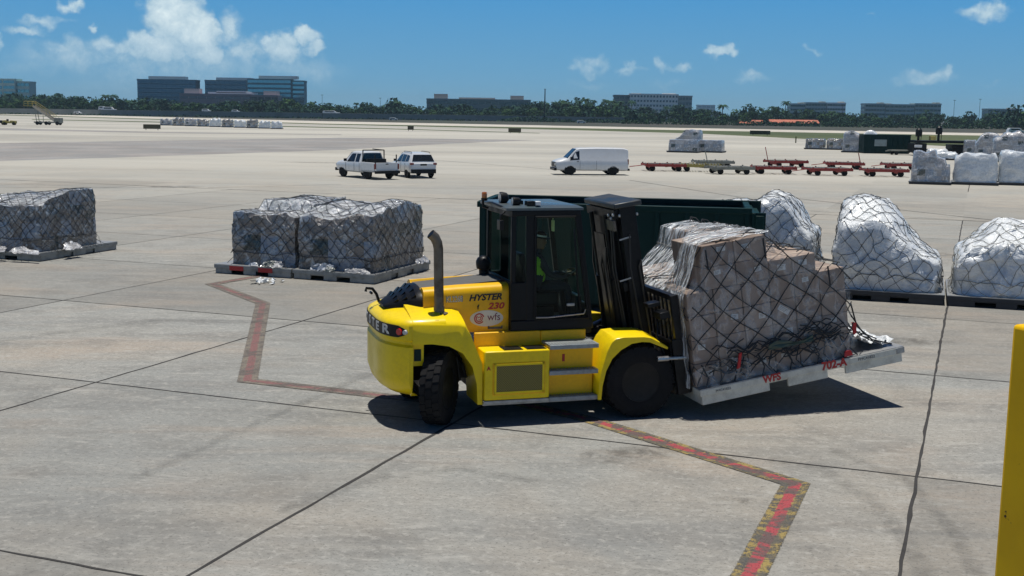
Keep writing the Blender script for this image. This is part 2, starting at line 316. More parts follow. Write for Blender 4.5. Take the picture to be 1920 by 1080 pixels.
def film(name, light, dark, brick=None, cell=.42, gloss=.22, crink=1.0, metal=0.):
    "plastic sheeting pulled over goods: crinkled, shiny, with the boxes or sacks faintly seen through it"
    s = NT(name)
    nz_ = s.noise(3.2, 6, .7, 1.4); n2 = s.noise(11, 5, .7, 1.2); big = s.noise(.9, 4, .6)
    rd = s.math('SUBTRACT', 1.0, s.math('MULTIPLY', s.math('ABSOLUTE', s.math('SUBTRACT', s.noise(2.4, 4, .6, .6), .5)), 5.0), clamp=True); rd = s.math('POWER', rd, 2.0)
    fac = s.math('ADD', s.math('MULTIPLY', nz_, .85), s.math('MULTIPLY', rd, .15))
    c = s.mix(s.ramp(fac, .34, .66), dark, light)
    if brick:
        sx_ = s.node("ShaderNodeSeparateXYZ"); s.l.new(s.c.outputs["Object"], sx_.inputs[0])
        cb_ = s.node("ShaderNodeCombineXYZ")
        s.l.new(s.math('FLOOR', s.math('DIVIDE', s.math('ADD', sx_.outputs[0], 50), cell*1.25)), cb_.inputs[0])
        s.l.new(s.math('FLOOR', s.math('DIVIDE', s.math('ADD', sx_.outputs[1], 50), cell*1.25)), cb_.inputs[1])
        s.l.new(s.math('FLOOR', s.math('DIVIDE', s.math('ADD', sx_.outputs[2], .02), cell)), cb_.inputs[2])
        wn_ = s.node("ShaderNodeTexWhiteNoise"); s.l.new(cb_.outputs[0], wn_.inputs["Vector"])
        bc = s.mix(wn_.outputs["Value"], brick, [v*.45 for v in brick])
        bc = s.mix(s.ramp(wn_.outputs["Value"], .80, .82), bc, (.27, .31, .37))
        bc = s.mix(s.ramp(wn_.outputs["Value"], .12, .10), bc, (.05, .065, .06))
        c = s.mix(s.ramp(fac, .47, .70), bc, c)
    ad = s.math('ADD', s.math('MULTIPLY', n2, .5), s.math('ADD', s.math('MULTIPLY', nz_, .9), s.math('MULTIPLY', rd, .45)))
    s.bump(ad, .9*crink, .045)
    m = s.done(c, s.ramp(n2, .35, .65, gloss*.5, gloss*1.8), metal); s.b.inputs["Specular IOR Level"].default_value = .7
    s.b.inputs["Coat Weight"].default_value = .5; s.b.inputs["Coat Roughness"].default_value = .1
    return m
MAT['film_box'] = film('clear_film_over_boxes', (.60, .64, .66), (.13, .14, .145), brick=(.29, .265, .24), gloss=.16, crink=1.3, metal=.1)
MAT['film_painted_lit'] = film('film_top_painted_lit', (.92, .94, .95), (.44, .47, .48), gloss=.14, crink=2.2, metal=.1)  # film copy for the load tops, sunlight painted into its lighter colour
MAT['film_white'] = film('white_sheeting', (.82, .85, .86), (.60, .64, .66), gloss=.26, crink=.7)
MAT['film_grey'] = film('milky_sheeting', (.66, .69, .72), (.42, .45, .48), brick=(.46, .46, .47), gloss=.28, crink=.9)
# loose clear film: lets the boxes show
def clear_film(name, dens=.35, stretch=(.45, 2.6, .5)):
    s = NT(name); tr = s.node("ShaderNodeBsdfTransparent"); df = s.b
    nz_ = s.noise(3.2, 6, .65, .25, vec=s.co('Object', scale=stretch)); rd = s.math('SUBTRACT', 1.0, s.math('MULTIPLY', s.math('ABSOLUTE', s.math('SUBTRACT', s.noise(3.0, 4, .55, .3, vec=s.co('Object', scale=[v*1.2 for v in stretch])), .5)), 7.0), clamp=True)
    h = s.math('ADD', nz_, s.math('MULTIPLY', s.math('POWER', rd, 2.0), .45)); s.bump(h, .8, .05)
    s.done((.82, .85, .86), .12, 0); s.b.inputs["Specular IOR Level"].default_value = .9
    f = s.ramp(h, .48, 1.0, dens*.25, min(.95, dens*2.2))
    mx_ = s.node("ShaderNodeMixShader"); s.l.new(f, mx_.inputs[0]); s.l.new(tr.outputs[0], mx_.inputs[1]); s.l.new(df.outputs[0], mx_.inputs[2]); s.l.new(mx_.outputs[0], s.out.inputs[0])
    return s.m
MAT['clear_film'] = clear_film('loose_clear_film', .42)
# ---------------------------------------------------------------- writing
def text_mesh(name, txt, size, mat, T, parent, bold=0., shear=0., sx=1., align='CENTER', ext=.002, space=1.):
    cu = bpy.data.curves.new(name, 'FONT'); cu.body = txt; cu.size = size; cu.offset = bold; cu.shear = shear; cu.extrude = ext
    cu.align_x = align; cu.align_y = 'CENTER'; cu.space_character = space; cu.resolution_u = 3
    to = bpy.data.objects.new(name, cu); sc.collection.objects.link(to)
    me = bpy.data.meshes.new_from_object(to.evaluated_get(bpy.context.evaluated_depsgraph_get()))
    bpy.data.objects.remove(to); bpy.data.curves.remove(cu)
    me.transform(T @ Matrix.Diagonal((sx, 1, 1, 1))); me.materials.clear(); me.materials.append(mat); me.name = name
    o = bpy.data.objects.new(name, me); sc.collection.objects.link(o); o.parent = parent
    return o
def side_T(x, y, z, rot=0.):
    "text standing upright on a face whose outward normal is -y, reading along +x"
    return Matrix.Translation((x, y, z)) @ Matrix.Rotation(rot, 4, 'Y') @ Matrix.Rotation(R(90), 4, 'X')
# ---------------------------------------------------------------- ground, aprons, runway
def sheet(name, pts, z, mat, kind='structure', sub=0):
    me = bpy.data.meshes.new(name); me.from_pydata([(p[0], p[1], z) for p in pts], [], [tuple(range(len(pts)))]); me.materials.append(mat)
    bm = bmesh.new(); bm.from_mesh(me)
    for f in bm.faces:
        if f.normal.z < 0: f.normal_flip()
    bmesh.ops.triangulate(bm, faces=bm.faces); bm.to_mesh(me); bm.free()
    o = bpy.data.objects.new(name, me); sc.collection.objects.link(o); o['kind'] = kind; return o
sheet('ground', [(-3500, -100), (3500, -100), (3500, 5500), (-3500, 5500)], -.02, MAT['field'])
AP = [gp(*p) for p in [(-800, 196), (0, 216), (600, 233.2), (1000, 242), (1310, 250.5), (1500, 260), (1700, 270), (2600, 320)]]
sheet('apron', [(-260, -40), (260, -40)] + [tuple(p[:2]) for p in reversed(AP)], 0, MAT['concrete'])
RT = [gp(*p) for p in [(-800, 192.5), (0, 211.8), (600, 227), (1100, 236.8), (1500, 243.8), (1920, 251), (2600, 262)]]
RB = [gp(*p) for p in [(-800, 194.5), (0, 214.6), (600, 231.6), (1100, 240.6), (1500, 248.2), (1920, 255.6), (2600, 268)]]
sheet('runway', [tuple(p[:2]) for p in RT] + [tuple(p[:2]) for p in reversed(RB)], .004, MAT['runway'])
GB = [gp(*p) for p in [(-800, 196), (0, 216), (600, 233.2), (1000, 242), (1310, 250.5), (1500, 260), (1700, 270), (2600, 320)]]
sheet('grass_verge', [tuple(p[:2]) for p in RB] + [tuple(p[:2]) for p in reversed(GB)], -.008, MAT['grass'])
V2 = [(60, 223.3, 224.6), (285, 227.8, 229.3), (529, 236.2, 237.9), (620, 238.2, 239.8), (770, 242, 243.4), (1012, 249.3, 250.2)]
sheet('grass_strip', [tuple(gp(a, b)[:2]) for a, b, c in V2] + [tuple(gp(a, c)[:2]) for a, b, c in reversed(V2)], .004, MAT['grass'])
sheet('taxiway', [tuple(gp(*p)[:2]) for p in [(-300, 270), (0, 268), (300, 264), (640, 258), (1010, 262.5), (850, 269), (640, 281), (260, 294), (0, 302), (-300, 306)]], .004, MAT['taxi'])
sheet('taxiway_edge', [tuple(gp(*p)[:2]) for p in [(-200, 236.5), (0, 240), (300, 247.5), (640, 252), (640, 253), (300, 249.5), (0, 244), (-200, 240)]], .004, MAT['taxi'])
# joints between the cast slabs
def strip_line(mb, a, b, wd, z=.004):
    a, b = Vector(a[:2]), Vector(b[:2]); n = max(2, int((b-a).length/(.3 if wd < .06 else 1.5))); d = (b-a).normalized(); q = Vector((-d.y, d.x))
    vs = []
    for i in range(n+1):
        p = a + (b-a)*i/n; j = noise.noise((p.x*1.7, p.y*1.7, 0))*.02; k = wd*(.46 + .32*noise.noise((p.x*2.9+9, p.y*2.9, 3)))
        for s_ in (-1, 1): r_ = p + q*(j + s_*k); vs.append((r_.x, r_.y, z))
    mb.add(vs, [(2*i, 2*i+2, 2*i+3, 2*i+1) for i in range(n)])
ja = Vector((cos(R(69)), sin(R(69)))); pa_ = Vector((-sin(R(69)), cos(R(69))))
jb = Vector((cos(GANG), sin(GANG))); pb_ = Vector((sin(R(21)), cos(R(21))))
mb = MB(); mb2 = MB(); Z2 = .0055
def on_apron(p): return 1
for k in range(-8, 9):
    o = .45 + 6.3*k
    strip_line(mb, pa_*o + ja*2, pa_*o + ja*56.4, .045 if k in (0, 1, 2) else .03)
for k in range(-1, 8):
    o = 8.9 + 6.4*k; strip_line(mb2, pb_*o - jb*60, pb_*o + jb*60, .034 if k < 3 else .028, .0055)
strip_line(mb2, pb_*56.4 - jb*80, pb_*56.4 + jb*60, .09, .0055)
for a, b, wd in [((640, 280), (810, 300), .10), ((810, 300), (1040, 318), .10), ((1180, 338), (1500, 387), .09), ((1490, 372), (1990, 427), .09), ((1520, 396), (1990, 424), .05), ((0, 352), (330, 352), .07), ((390, 352), (640, 346), .07), ((460, 250), (900, 262), .3), ((1815, 360), (1830, 290), .05)]:
    strip_line(mb, gp(*a), gp(*b), wd, .0065)
mb.build('joint_lines', MAT['joint'], smooth=0)['kind'] = 'structure'
mb2.build('joint_lines', MAT['joint'], smooth=0)['kind'] = 'structure'
# worn zigzag bands painted on the apron
def band_mat(name, fresh):
    s = NT(name); sx = s.node("ShaderNodeSeparateXYZ"); s.l.new(s.c.outputs["UV"], sx.inputs[0]); u, v = sx.outputs[0], sx.outputs[1]
    vec = s.node("ShaderNodeMapping"); vec.inputs["Scale"].default_value = (.35, 1, 1); s.l.new(s.c.outputs["UV"], vec.inputs[0])
    e = s.noise(6, 5, .75, vec=vec.outputs[0]); e2 = s.noise(2.2, 5, .7, vec=vec.outputs[0]); e3 = s.noise(22, 4, .7, vec=s.c.outputs["UV"])
    du = s.math('ADD', s.math('ABSOLUTE', s.math('SUBTRACT', u, .5)), s.math('MULTIPLY', s.math('SUBTRACT', e, .5), .30))
    red = (.25*fresh+.11, .026+.07*(1-fresh), .04+.05*(1-fresh)); yel = (.30, .215, .045) if fresh > .5 else (.20, .18, .13); drk = (.045, .045, .04) if fresh > .5 else (.10, .10, .09)
    side = s.mix(s.ramp(s.math('ADD', e, s.math('MULTIPLY', e3, .5)), .69, .77), drk, yel)
    c = s.mix(s.ramp(du, .17, .20), red, side)
    c = s.mix(s.ramp(e2, .47, .56, 0, .88), c, (.055, .055, .05))
    c = s.mix(s.ramp(e3, .50, .75, 0, .45), c, (.16, .14, .12))
    c = s.mix(.14, c, (.24, .22, .20))
    if fresh < .5: c = s.mix(.30, c, (.16, .12, .10))
    s.done(c, .85)
    a = s.ramp(s.math('ADD', s.math('ABSOLUTE', s.math('SUBTRACT', u, .5)), s.math('MULTIPLY', s.math('SUBTRACT', e3, .5), .22)), .43, .47, 1, 0)
    a = s.math('MULTIPLY', a, s.ramp(s.noise(14, 4, .75, vec=s.c.outputs["UV"]), .32, .48, .2 if fresh < .5 else .3, 1.))
    tr = s.node("ShaderNodeBsdfTransparent"); mx_ = s.node("ShaderNodeMixShader"); s.l.new(a, mx_.inputs[0]); s.l.new(tr.outputs[0], mx_.inputs[1]); s.l.new(s.b.outputs[0], mx_.inputs[2])
    s.l.new(mx_.outputs[0], s.out.inputs[0]); return s.m
MAT['band1'] = band_mat('worn_red_yellow_paint', 1.); MAT['band2'] = band_mat('faded_brown_paint', .42)
def band(name, pts, wd, mat, z, label):
    pts = [Vector(p[:2]) for p in pts]; vs = []; uv = []; t = 0
    offs = []
    for i, p in enumerate(pts):
        d0 = (pts[i]-pts[i-1]).normalized() if i else (pts[1]-pts[0]).normalized()
        d1 = (pts[i+1]-pts[i]).normalized() if i < len(pts)-1 else d0
        q0, q1 = Vector((-d0.y, d0.x)), Vector((-d1.y, d1.x)); m = (q0+q1).normalized(); offs.append(m*(wd/2/max(.35, m.dot(q0))))
    fs = []
    for i in range(len(pts)-1):
        ln = (pts[i+1]-pts[i]).length; o = len(vs)
        for p, f, tt in ((pts[i], offs[i], t), (pts[i+1], offs[i+1], t+ln)):
            vs += [(p.x-f.x, p.y-f.y, z), (p.x+f.x, p.y+f.y, z)]; uv += [(0, tt*1.3), (1, tt*1.3)]
        fs.append((o, o+2, o+3, o+1)); t += ln
    mb = MB(); mb.add(vs, fs); o = mb.build(name, mat, smooth=0, uvs=uv); o['kind'] = 'structure'; return o
m2 = [gp(1310, 1200), gp(1404, 1080), gp(1492, 908), gp(1108, 788), gp(900, 740)]
band('painted_marking', m2, .36, MAT['band1'], .009, '')
m1 = [gp(520, 512), gp(398, 533), gp(493, 569), gp(464, 714), gp(712, 742), gp(850, 757)]
band('painted_marking', m1, .36, MAT['band2'], .009, '')
s = NT('old_spill'); n = s.noise(2.5, 7, .7, .8); tr = s.node("ShaderNodeBsdfTransparent"); mx_ = s.node("ShaderNodeMixShader")
sx = s.node("ShaderNodeSeparateXYZ"); s.l.new(s.c.outputs["UV"], sx.inputs[0])
vl = s.node("ShaderNodeVectorMath", operation='DISTANCE'); s.l.new(s.c.outputs["UV"], vl.inputs[0]); vl.inputs[1].default_value = (.5, .5, 0)
f = s.math('MULTIPLY', s.ramp(vl.outputs["Value"], .18, .5, 1, 0), s.ramp(n, .38, .66, 0, .42)); s.done((.075, .065, .055), .8)
s.l.new(f, mx_.inputs[0]); s.l.new(tr.outputs[0], mx_.inputs[1]); s.l.new(s.b.outputs[0], mx_.inputs[2]); s.l.new(mx_.outputs[0], s.out.inputs[0]); MAT['spill'] = s.m
s2 = NT('tyre_rubber_mark'); n = s2.noise(5, 6, .7); tr = s2.node("ShaderNodeBsdfTransparent"); mx_ = s2.node("ShaderNodeMixShader")
sx = s2.node("ShaderNodeSeparateXYZ"); s2.l.new(s2.c.outputs["UV"], sx.inputs[0])
f = s2.math('MULTIPLY', s2.ramp(s2.math('ABSOLUTE', s2.math('SUBTRACT', sx.outputs[0], .5)), .15, .5, 1, 0), s2.ramp(n, .3, .7, .0, .22)); s2.done((.06, .058, .055), .85)
s2.l.new(f, mx_.inputs[0]); s2.l.new(tr.outputs[0], mx_.inputs[1]); s2.l.new(s2.b.outputs[0], mx_.inputs[2]); s2.l.new(mx_.outputs[0], s2.out.inputs[0]); MAT['tyremark'] = s2.m
def decal(name, c, w_, h_, ang, z, mat):
    mb = MB(); a = R(ang); ux, uy = Vector((cos(a), sin(a), 0))*w_/2, Vector((-sin(a), cos(a), 0))*h_/2; c = Vector((c[0], c[1], z))
    mb.add([c-ux-uy, c+ux-uy, c+ux+uy, c-ux+uy], [(0, 1, 2, 3)]); o = mb.build(name, mat, smooth=0, uvs=[(0, 0), (1, 0), (1, 1), (0, 1)]); o['kind'] = 'structure'
for i, (p, w_, h_, a_) in enumerate([((1180, 852), 1.9, .9, 20), ((1395, 940), 1.0, .35, -10), ((320, 350), 4.5, 2.2, 0), ((1770, 478), 1.3, 1.6, 50), ((1090, 330), 7, 2.4, 0), ((600, 305), 9, 3, 0), ((1690, 640), 2.6, 1.2, 0)]):
    decal('stain', gp(*p), w_, h_, a_, .0120 + i*.0011, MAT['spill'])
for i, (pts, wd) in enumerate([([(1440, 862), (1540, 880), (1620, 930), (1690, 1000), (1740, 1090)], .34), ([(1560, 845), (1700, 900), (1790, 1000), (1830, 1080)], .28), ([(1010, 905), (860, 880), (700, 900), (520, 960)], .25), ([(0, 640), (300, 600), (600, 610), (760, 640)], .3), ([(250, 900), (560, 760), (700, 700)], .25)]):
    P_ = [gp(*p) for p in pts]; Q = []
    for a, b in zip(P_, P_[1:]): Q += [a.lerp(b, t/3) for t in range(3)]
    Q.append(P_[-1]); o = band('tyre_mark', Q, wd, MAT['tyremark'], .028 + i*.0011, '')
# ---------------------------------------------------------------- the big yellow forklift
YAW = R(16.5); FO = Vector((1.5676, 18.351, 0))
fk = empty('forklift', FO, YAW, 'large yellow counterbalance forklift with black cab carrying a netted cargo pallet', 'forklift')
FM = Matrix.Translation(FO) @ Matrix.Rotation(YAW, 4, 'Z')
Y = MAT['yellow']; B = MAT['black']
# counterweight: rounded in plan
def cw_outline(k, inset):
    pts = []
    for i in range(25):
        t = -1 + 2*i/24; y = t*(1.08-inset); x = -3.76 + inset + k + .33*abs(t)**3.8
        pts.append((x, y))
    return pts
def cwring(z, inset, xf=-3.37):
    o = cw_outline(0, inset); return [(x, y, z) for x, y in o] + [(xf, o[-1][1], z), (xf, o[0][1], z)]
mb = MB(); mb.loft([cwring(.44, .16), cwring(.52, .05), cwring(.68, .0), cwring(1.16, .0), cwring(1.19, .03), cwring(1.235, .03), cwring(1.26, .0, -3.1), cwring(1.455, .0, -2.9), cwring(1.505, .02, -2.9), cwring(1.545, .08, -2.9), cwring(1.60, .25, -2.9), cwring(1.64, .45, -2.9), cwring(1.67, .62, -2.9)])
cwt = mb.build('counterweight', Y, fk, smooth=40)
# rear panel, lamps
mb = MB()
def band_pt(t, z, out): 
    y = t*1.08; x = -3.76 - out + .33*abs(t)**3.8; yy = y*(1+out/1.08) ; return (x, yy, z)
for zz in (0,):
    n = 40; vs = []; T0, T1 = -.985, .985
    for i in range(n+1):
        t = T0 + (T1-T0)*i/n; e = min(1, (1-abs(t)/.985)*9); h0 = 1.375 - .085*max(.25, e**.5); h1 = 1.375 + .085*max(.25, e**.5)
        vs += [band_pt(t, h0, .006), band_pt(t, h1, .006), band_pt(t, h0, -.03), band_pt(t, h1, -.03)]
    fs = []
    for i in range(n):
        a = i*4; fs += [(a, a+4, a+5, a+1), (a+1, a+5, a+7, a+3), (a, a+2, a+6, a+4)]
    mb.add(vs, fs)
mb.build('rear_panel', B, fk, smooth=40)
for sg in (-1, 1):
    for nm, t, m in (('tail_light', .90, 'red_lens'), ('reversing_light', .965, 'clear_lens')):
        p = Vector(band_pt(sg*t, 1.375, .012)); q = Vector(band_pt(sg*(t-.03), 1.375, .012)); tg = (p-q).normalized(); nn = Vector((tg.y, -tg.x, 0))*1
        nn = nn if nn.x*1 + sg*nn.y*1 < 0 or nn.y*sg > 0 else -nn
        if nn.y*sg < 0: nn = -nn
        mb = MB(); mb.cyl(p - nn*.02, p + nn*.012, .05 if m == 'red_lens' else .038, .045 if m == 'red_lens' else .03, 16); mb.build(nm, MAT[m], fk, smooth=40)
# rear lettering follows the curve
word = "HYSTER"
for i, ch in enumerate(word):
    t = -.67 + (5-i)*.26; p = Vector(band_pt(t, 1.375, .010)); q = Vector(band_pt(t-.02, 1.375, .010)); tg = (q-p).normalized(); nn = Vector((tg.y, -tg.x, 0))
    T = Matrix((tg, Vector((0, 0, 1)), tg.cross(Vector((0, 0, 1))))).transposed().to_4x4(); T.translation = p
    text_mesh('lettering', ch, .17, MAT['silver_ink'], T, fk, bold=.006, sx=1.7)
mb = MB(); mb.tube([(-3.60, .30, 1.60), (-3.64, .30, 1.72), (-3.70, .30, 1.80), (-3.79, .30, 1.81), (-3.80, .30, 1.76)], .022, 8); mb.cyl((-3.72, .25, 1.74), (-3.72, .35, 1.74), .02)
mb.build('tow_hook', B, fk)
# rear mudguard arches with lit tops
prof = [(-3.38, 1.20), (-3.38, 1.47), (-2.72, 1.44), (-2.62, 1.41), (-2.54, 1.29), (-2.48, 1.14), (-2.40, .95), (-2.37, .88), (-2.37, .30), (-2.44, .30), (-2.455, .60), (-2.52, .85), (-2.66, 1.05), (-2.86, 1.16), (-3.10, 1.20)]
for sg in (-1, 1):
    mb = MB(); n = len(prof); rings = []
    for y, dz in ((1.085, 0), (1.07, .03), (1.0, .075), (.83, .128), (.62, .17), (.45, .20)):
        rings.append([(x, sg*y, z + (dz*max(0, min(1, (z-1.25)/.15)) if z > 1.25 else 0)) for x, z in prof])
    mb.loft(rings); mb.build('mudguard', Y, fk, smooth=35)
mb = MB(); mb.box((-3.36, -.60, .55), (-3.27, .60, 1.62)); mb.box((-3.27, -.42, .55), (-2.42, .42, 1.66)); mb.box((-2.42, -.72, .42), (-.62, .72, 1.03)); mb.box((-.62, -.45, .35), (.15, .45, .95))
mb.cyl((-2.99, -.5, .53), (-2.99, .5, .53), .10); mb.box((-3.12, -.52, .42), (-2.86, .52, .64)); mb.box((-3.35, -.85, .9), (-3.27, -.62, 1.18))
mb.tube([(-2.6, -.5, .9), (-2.55, -.62, .8), (-2.5, -.64, .6)], .02); mb.tube([(-2.7, -.45, 1.0), (-2.62, -.58, .9), (-2.58, -.6, .55)], .016)
mb.build('chassis', MAT['black_metal'], fk)
mb = MB(); mb.box((-3.372, -.99, .88), (-3.20, -.80, 1.195)); mb.box((-3.34, -.998, .95), (-3.24, -.992, 1.12), 1); mb.build('lamp_box', [Y, MAT['green_dump']], fk, bevel=.01)
mb = MB(); mb.box((-2.36, -1.06, .27), (-.64, -.60, .325)); mb.box((-2.37, -1.155, .315), (-1.39, -1.10, .362)); mb.build('side_rail', MAT['alu'], fk, bevel=.008)
mb = MB(); mb.box((-2.36, .60, .27), (-.64, 1.06, .325)); mb.build('side_rail', MAT['alu'], fk, bevel=.008)
# bonnet
hp = [(.60, 1.26), (.60, 1.84), (.585, 1.90), (.54, 1.94), (.46, 1.955), (.40, 1.955), (.38, 1.925), (0, 1.925)]
hp = hp + [(-a, b) for a, b in reversed(hp[:-1])]
mb = MB(); rings = []
for x, dz in ((-3.12, -.055), (-2.6, -.025), (-1.86, 0)): rings.append([(x, -a, b + (dz if b > 1.5 else 0)) for a, b in hp])
mb.loft(rings); hood = mb.build('bonnet', MAT['yellow_panel'], fk, smooth=35)
mb = MB(); mb.grid(lambda u, v: (-3.1 + u*1.2, -.375 + v*.75, 1.928 + .0 - .055*(1-u) + .05*u), 4, 2); mb.build('non_slip_mat', paint('non_slip_grey', (.10, .10, .095), .8, wear=.3), hood, smooth=0)
# yellow edge strips and black cooling hood with louvres
mb = MB(); n = 18
def gr(u, v):
    a = v*pi; x = -3.63 + .52*u; r_ = .56*min(1, (.18+.9*u)**.6); y = -cos(a)*r_; z = 1.60 + (.30*sin(a)**.55)*min(1, (.05+1.02*u)**.75) ; return (x, y, z)
mb.grid(gr, 10, 20); vs = [gr(1, j/20) for j in range(21)]; mb.add(vs, [tuple(range(21))]); vs = [gr(0, j/20) for j in range(21)]; mb.add(vs, [tuple(range(20, -1, -1))])
gh = mb.build('radiator_cowl', B, fk, smooth=45)
mb = MB()
for i in range(3):
    for j in range(5):
        u = .26 + .22*i; v = .14 + .155*j; p = Vector(gr(u, v)); q = Vector(gr(u+.13, v+.02)); a = Vector(gr(u, v+.10)); nn = ((q-p).cross(a-p)).normalized(); nn = nn if nn.z > 0 else -nn
        b_ = Vector(gr(u+.13, v+.12)); mb.add([p+nn*.004, q+nn*.03, b_+nn*.03, a+nn*.004, p-nn*.02, q-nn*.02, b_-nn*.02, a-nn*.02], [(0, 1, 2, 3), (0, 4, 5, 1), (1, 5, 6, 2), (2, 6, 7, 3), (3, 7, 4, 0)])
mb.build('louvre', MAT['black_metal'], gh, smooth=0)
# exhaust pipe
mb = MB(); P = [(-2.93, -.75, 1.50), (-2.93, -.75, 1.6), (-2.94, -.75, 2.2), (-2.945, -.75, 2.50), (-2.96, -.75, 2.58), (-3.00, -.755, 2.66), (-3.06, -.76, 2.71)]
mb.tube(P, [.085, .068, .068, .068, .070, .072, .07], 20, caps=False); mb.tube([P[-1], (-3.02, -.757, 2.67)], [.062, .05], 20, mi=1)
mb.lathe([(.07, 1.55), (.13, 1.555), (.13, 1.585), (.08, 1.60), (.075, 1.68)], (-2.93, -.75, 0), n=20); ex = mb.build('exhaust_pipe', [MAT['exhaust'], MAT['black']], fk, smooth=40)
mb = MB(); mb.lathe([(.0, 1.515), (.10, 1.52), (.10, 1.53), (.0, 1.532)], (-3.02, -.93, 0), n=14); mb.build('filler_cap', MAT['black_metal'], fk)
# side box with mesh, steps, sill
mb = MB(); mb.box((-2.36, -1.15, .365), (-1.395, -.70, 1.07)); sb = mb.build('side_box', Y, fk, bevel=.018)
mb = MB(); mb.box((-2.24, -1.160, .44), (-1.465, -1.151, .90)); 
dr = mb.build('door', MAT['yellow_panel'], sb, bevel=.003)
s = NT('wire_mesh'); ck = s.node("ShaderNodeTexChecker"); ck.inputs["Scale"].default_value = 60; s.l.new(s.c.outputs["Object"], ck.inputs[0])
MAT['mesh'] = s.done(s.mix(s.math('MULTIPLY', ck.outputs["Fac"], .6), (.10, .085, .02), (.32, .25, .03)), .5)
mb = MB(); mb.box((-2.19, -1.166, .49), (-1.51, -1.1605, .86)); mb.build('vent_mesh', MAT['mesh'], dr, smooth=0)
mb = MB()
for a, b in (((-2.22, .46), (-2.19, .89)), ((-1.51, .46), (-1.48, .89)), ((-2.22, .46), (-1.48, .488)), ((-2.22, .862), (-1.48, .89))): mb.box((a[0], -1.172, a[1]), (b[0], -1.158, b[1]))
mb.build('vent_frame', Y, dr)
mb = MB(); mb.box((-2.06, -1.10, 1.068), (-1.78, -.82, 1.078)); mb.box((-1.72, -1.10, 1.068), (-1.43, -.82, 1.078)); mb.build('top_vent', B, sb)
T = side_T(-2.30, -1.153, .83); text_mesh('warning_label', "A", .07, MAT['red_ink'], T, sb, bold=.004)
mb = MB(); mb.box((-1.39, -1.03, .36), (-.70, -.74, 1.10)); mb.box((-1.17, -1.036, .86), (-1.13, -1.029, .97), 1); mb.build('step_riser', [MAT['yellow_panel'], MAT['red_ink']], fk, bevel=.008)
for z in (.335, .72, 1.095):
    mb = MB(); mb.box((-1.40, -1.165, z), (-.66, -.98 if z < 1 else -.76, z+.035)); mb.box((-1.40, -1.168, z-.028), (-.66, -1.160, z+.03))
    for i in range(16): mb.box((-1.38 + i*.044, -1.15, z+.034), (-1.36 + i*.044, -1.0, z+.044))
    mb.build('step', MAT['step'], fk, bevel=.003)
mb = MB(); mb.box((-1.41, -.765, 1.03), (-.72, -.70, 1.27)); mb.box((-2.40, -.745, 1.03), (-1.41, -.68, 1.27)); mb.build('cab_sill', MAT['yellow_panel'], fk, bevel=.01)
mb = MB(); mb.box((-2.36, .70, .365), (-.70, 1.10, 1.07)); mb.build('side_box', Y, fk, bevel=.018)
# front mudguards
fo = [(-.66, .30), (-.655, .50), (-.62, .72), (-.54, 1.00), (-.47, 1.14), (-.40, 1.19), (-.28, 1.205), (.03, 1.20), (.14, 1.18), (.26, 1.12), (.41, 1.03)]
fi = [(.40, 1.005), (.24, 1.07), (.12, 1.12), (.0, 1.13), (-.16, 1.11), (-.33, 1.02), (-.46, .90), (-.55, .72), (-.60, .50), (-.615, .30)]
for sg in (-1, 1):
    mb = MB(); rings = []
    for y, k in ((1.20, 0), (1.18, .012), (.72, .05), (.66, .05)): rings.append([(x - (k if i < 6 and i > 0 else 0), sg*y, z + (k if i > 4 else k*.3)) for i, (x, z) in enumerate(fo)] + [(x, sg*y, z) for x, z in fi])
    mb.loft(rings); mb.build('front_mudguard', Y, fk, smooth=35)
# wheels
def wheel(x, y, r, wd, name, steer=0, dual=False):
    root_T = Matrix.Translation((x, y, r)) @ Matrix.Rotation(steer, 4, 'Z')
    mb = MB(); h = wd/2
    pr = [(r*.56, -h*.9), (r*.62, -h), (r*.84, -h*1.02), (r*.955, -h*.9), (r*.985, -h*.72), (r*.99, 0), (r*.985, h*.72), (r*.955, h*.9), (r*.84, h*1.02), (r*.62, h), (r*.56, h*.9)]
    mb.lathe(pr, (0, 0, 0), 'y', 40, T=root_T, close=False)
    nb = 26
    for k in range(nb):
        for row, (a, b, off) in enumerate(((-h*.93, -h*.34, 0), (-h*.30, h*.30, .5), (h*.34, h*.93, 0))):
            th0 = 2*pi*(k+off)/nb; th1 = th0 + 2*pi/nb*.70; vs = []
            for th, rr in ((th0, r*.97), (th1, r*.97), (th0, r*1.012), (th1, r*1.012)):
                for yy in (a, b):
                    e = .9 if (abs(yy) > h*.8) else 1; sk = (yy/h)*.06
                    vs.append((rr*(.985 if e < 1 else 1)*cos(th+sk), yy, rr*(.985 if e < 1 else 1)*sin(th+sk)))
            mb.add(vs, [(4, 5, 7, 6), (0, 4, 6, 2), (1, 3, 7, 5), (0, 1, 5, 4), (2, 6, 7, 3)], 0, root_T)
    w_ = mb.build(name, MAT['rubber'], fk, smooth=30)
    mb = MB(); sg = -1 if y < 0 else 1
    mb.lathe([(r*.57, -h*.85*sg*-1), (r*.60, h*.88*sg), (r*.55, h*.90*sg), (r*.53, h*.55*sg), (r*.30, h*.45*sg), (r*.20, h*.72*sg), (r*.0, h*.74*sg)], (0, 0, 0), 'y', 28, T=root_T)
    for k in range(8):
        a = 2*pi*k/8; mb.cyl((r*.40*cos(a), h*.46*sg, r*.40*sin(a)), (r*.40*cos(a), h*.58*sg, r*.40*sin(a)), .018, n=6, T=root_T)
    mb.build('rim', MAT['black_metal'], w_, smooth=30)
    return w_
wheel(0, -1.06, .53, .29, 'front_wheel'); wheel(0, -.74, .53, .29, 'front_wheel'); wheel(0, 1.06, .53, .29, 'front_wheel'); wheel(0, .74, .53, .29, 'front_wheel')
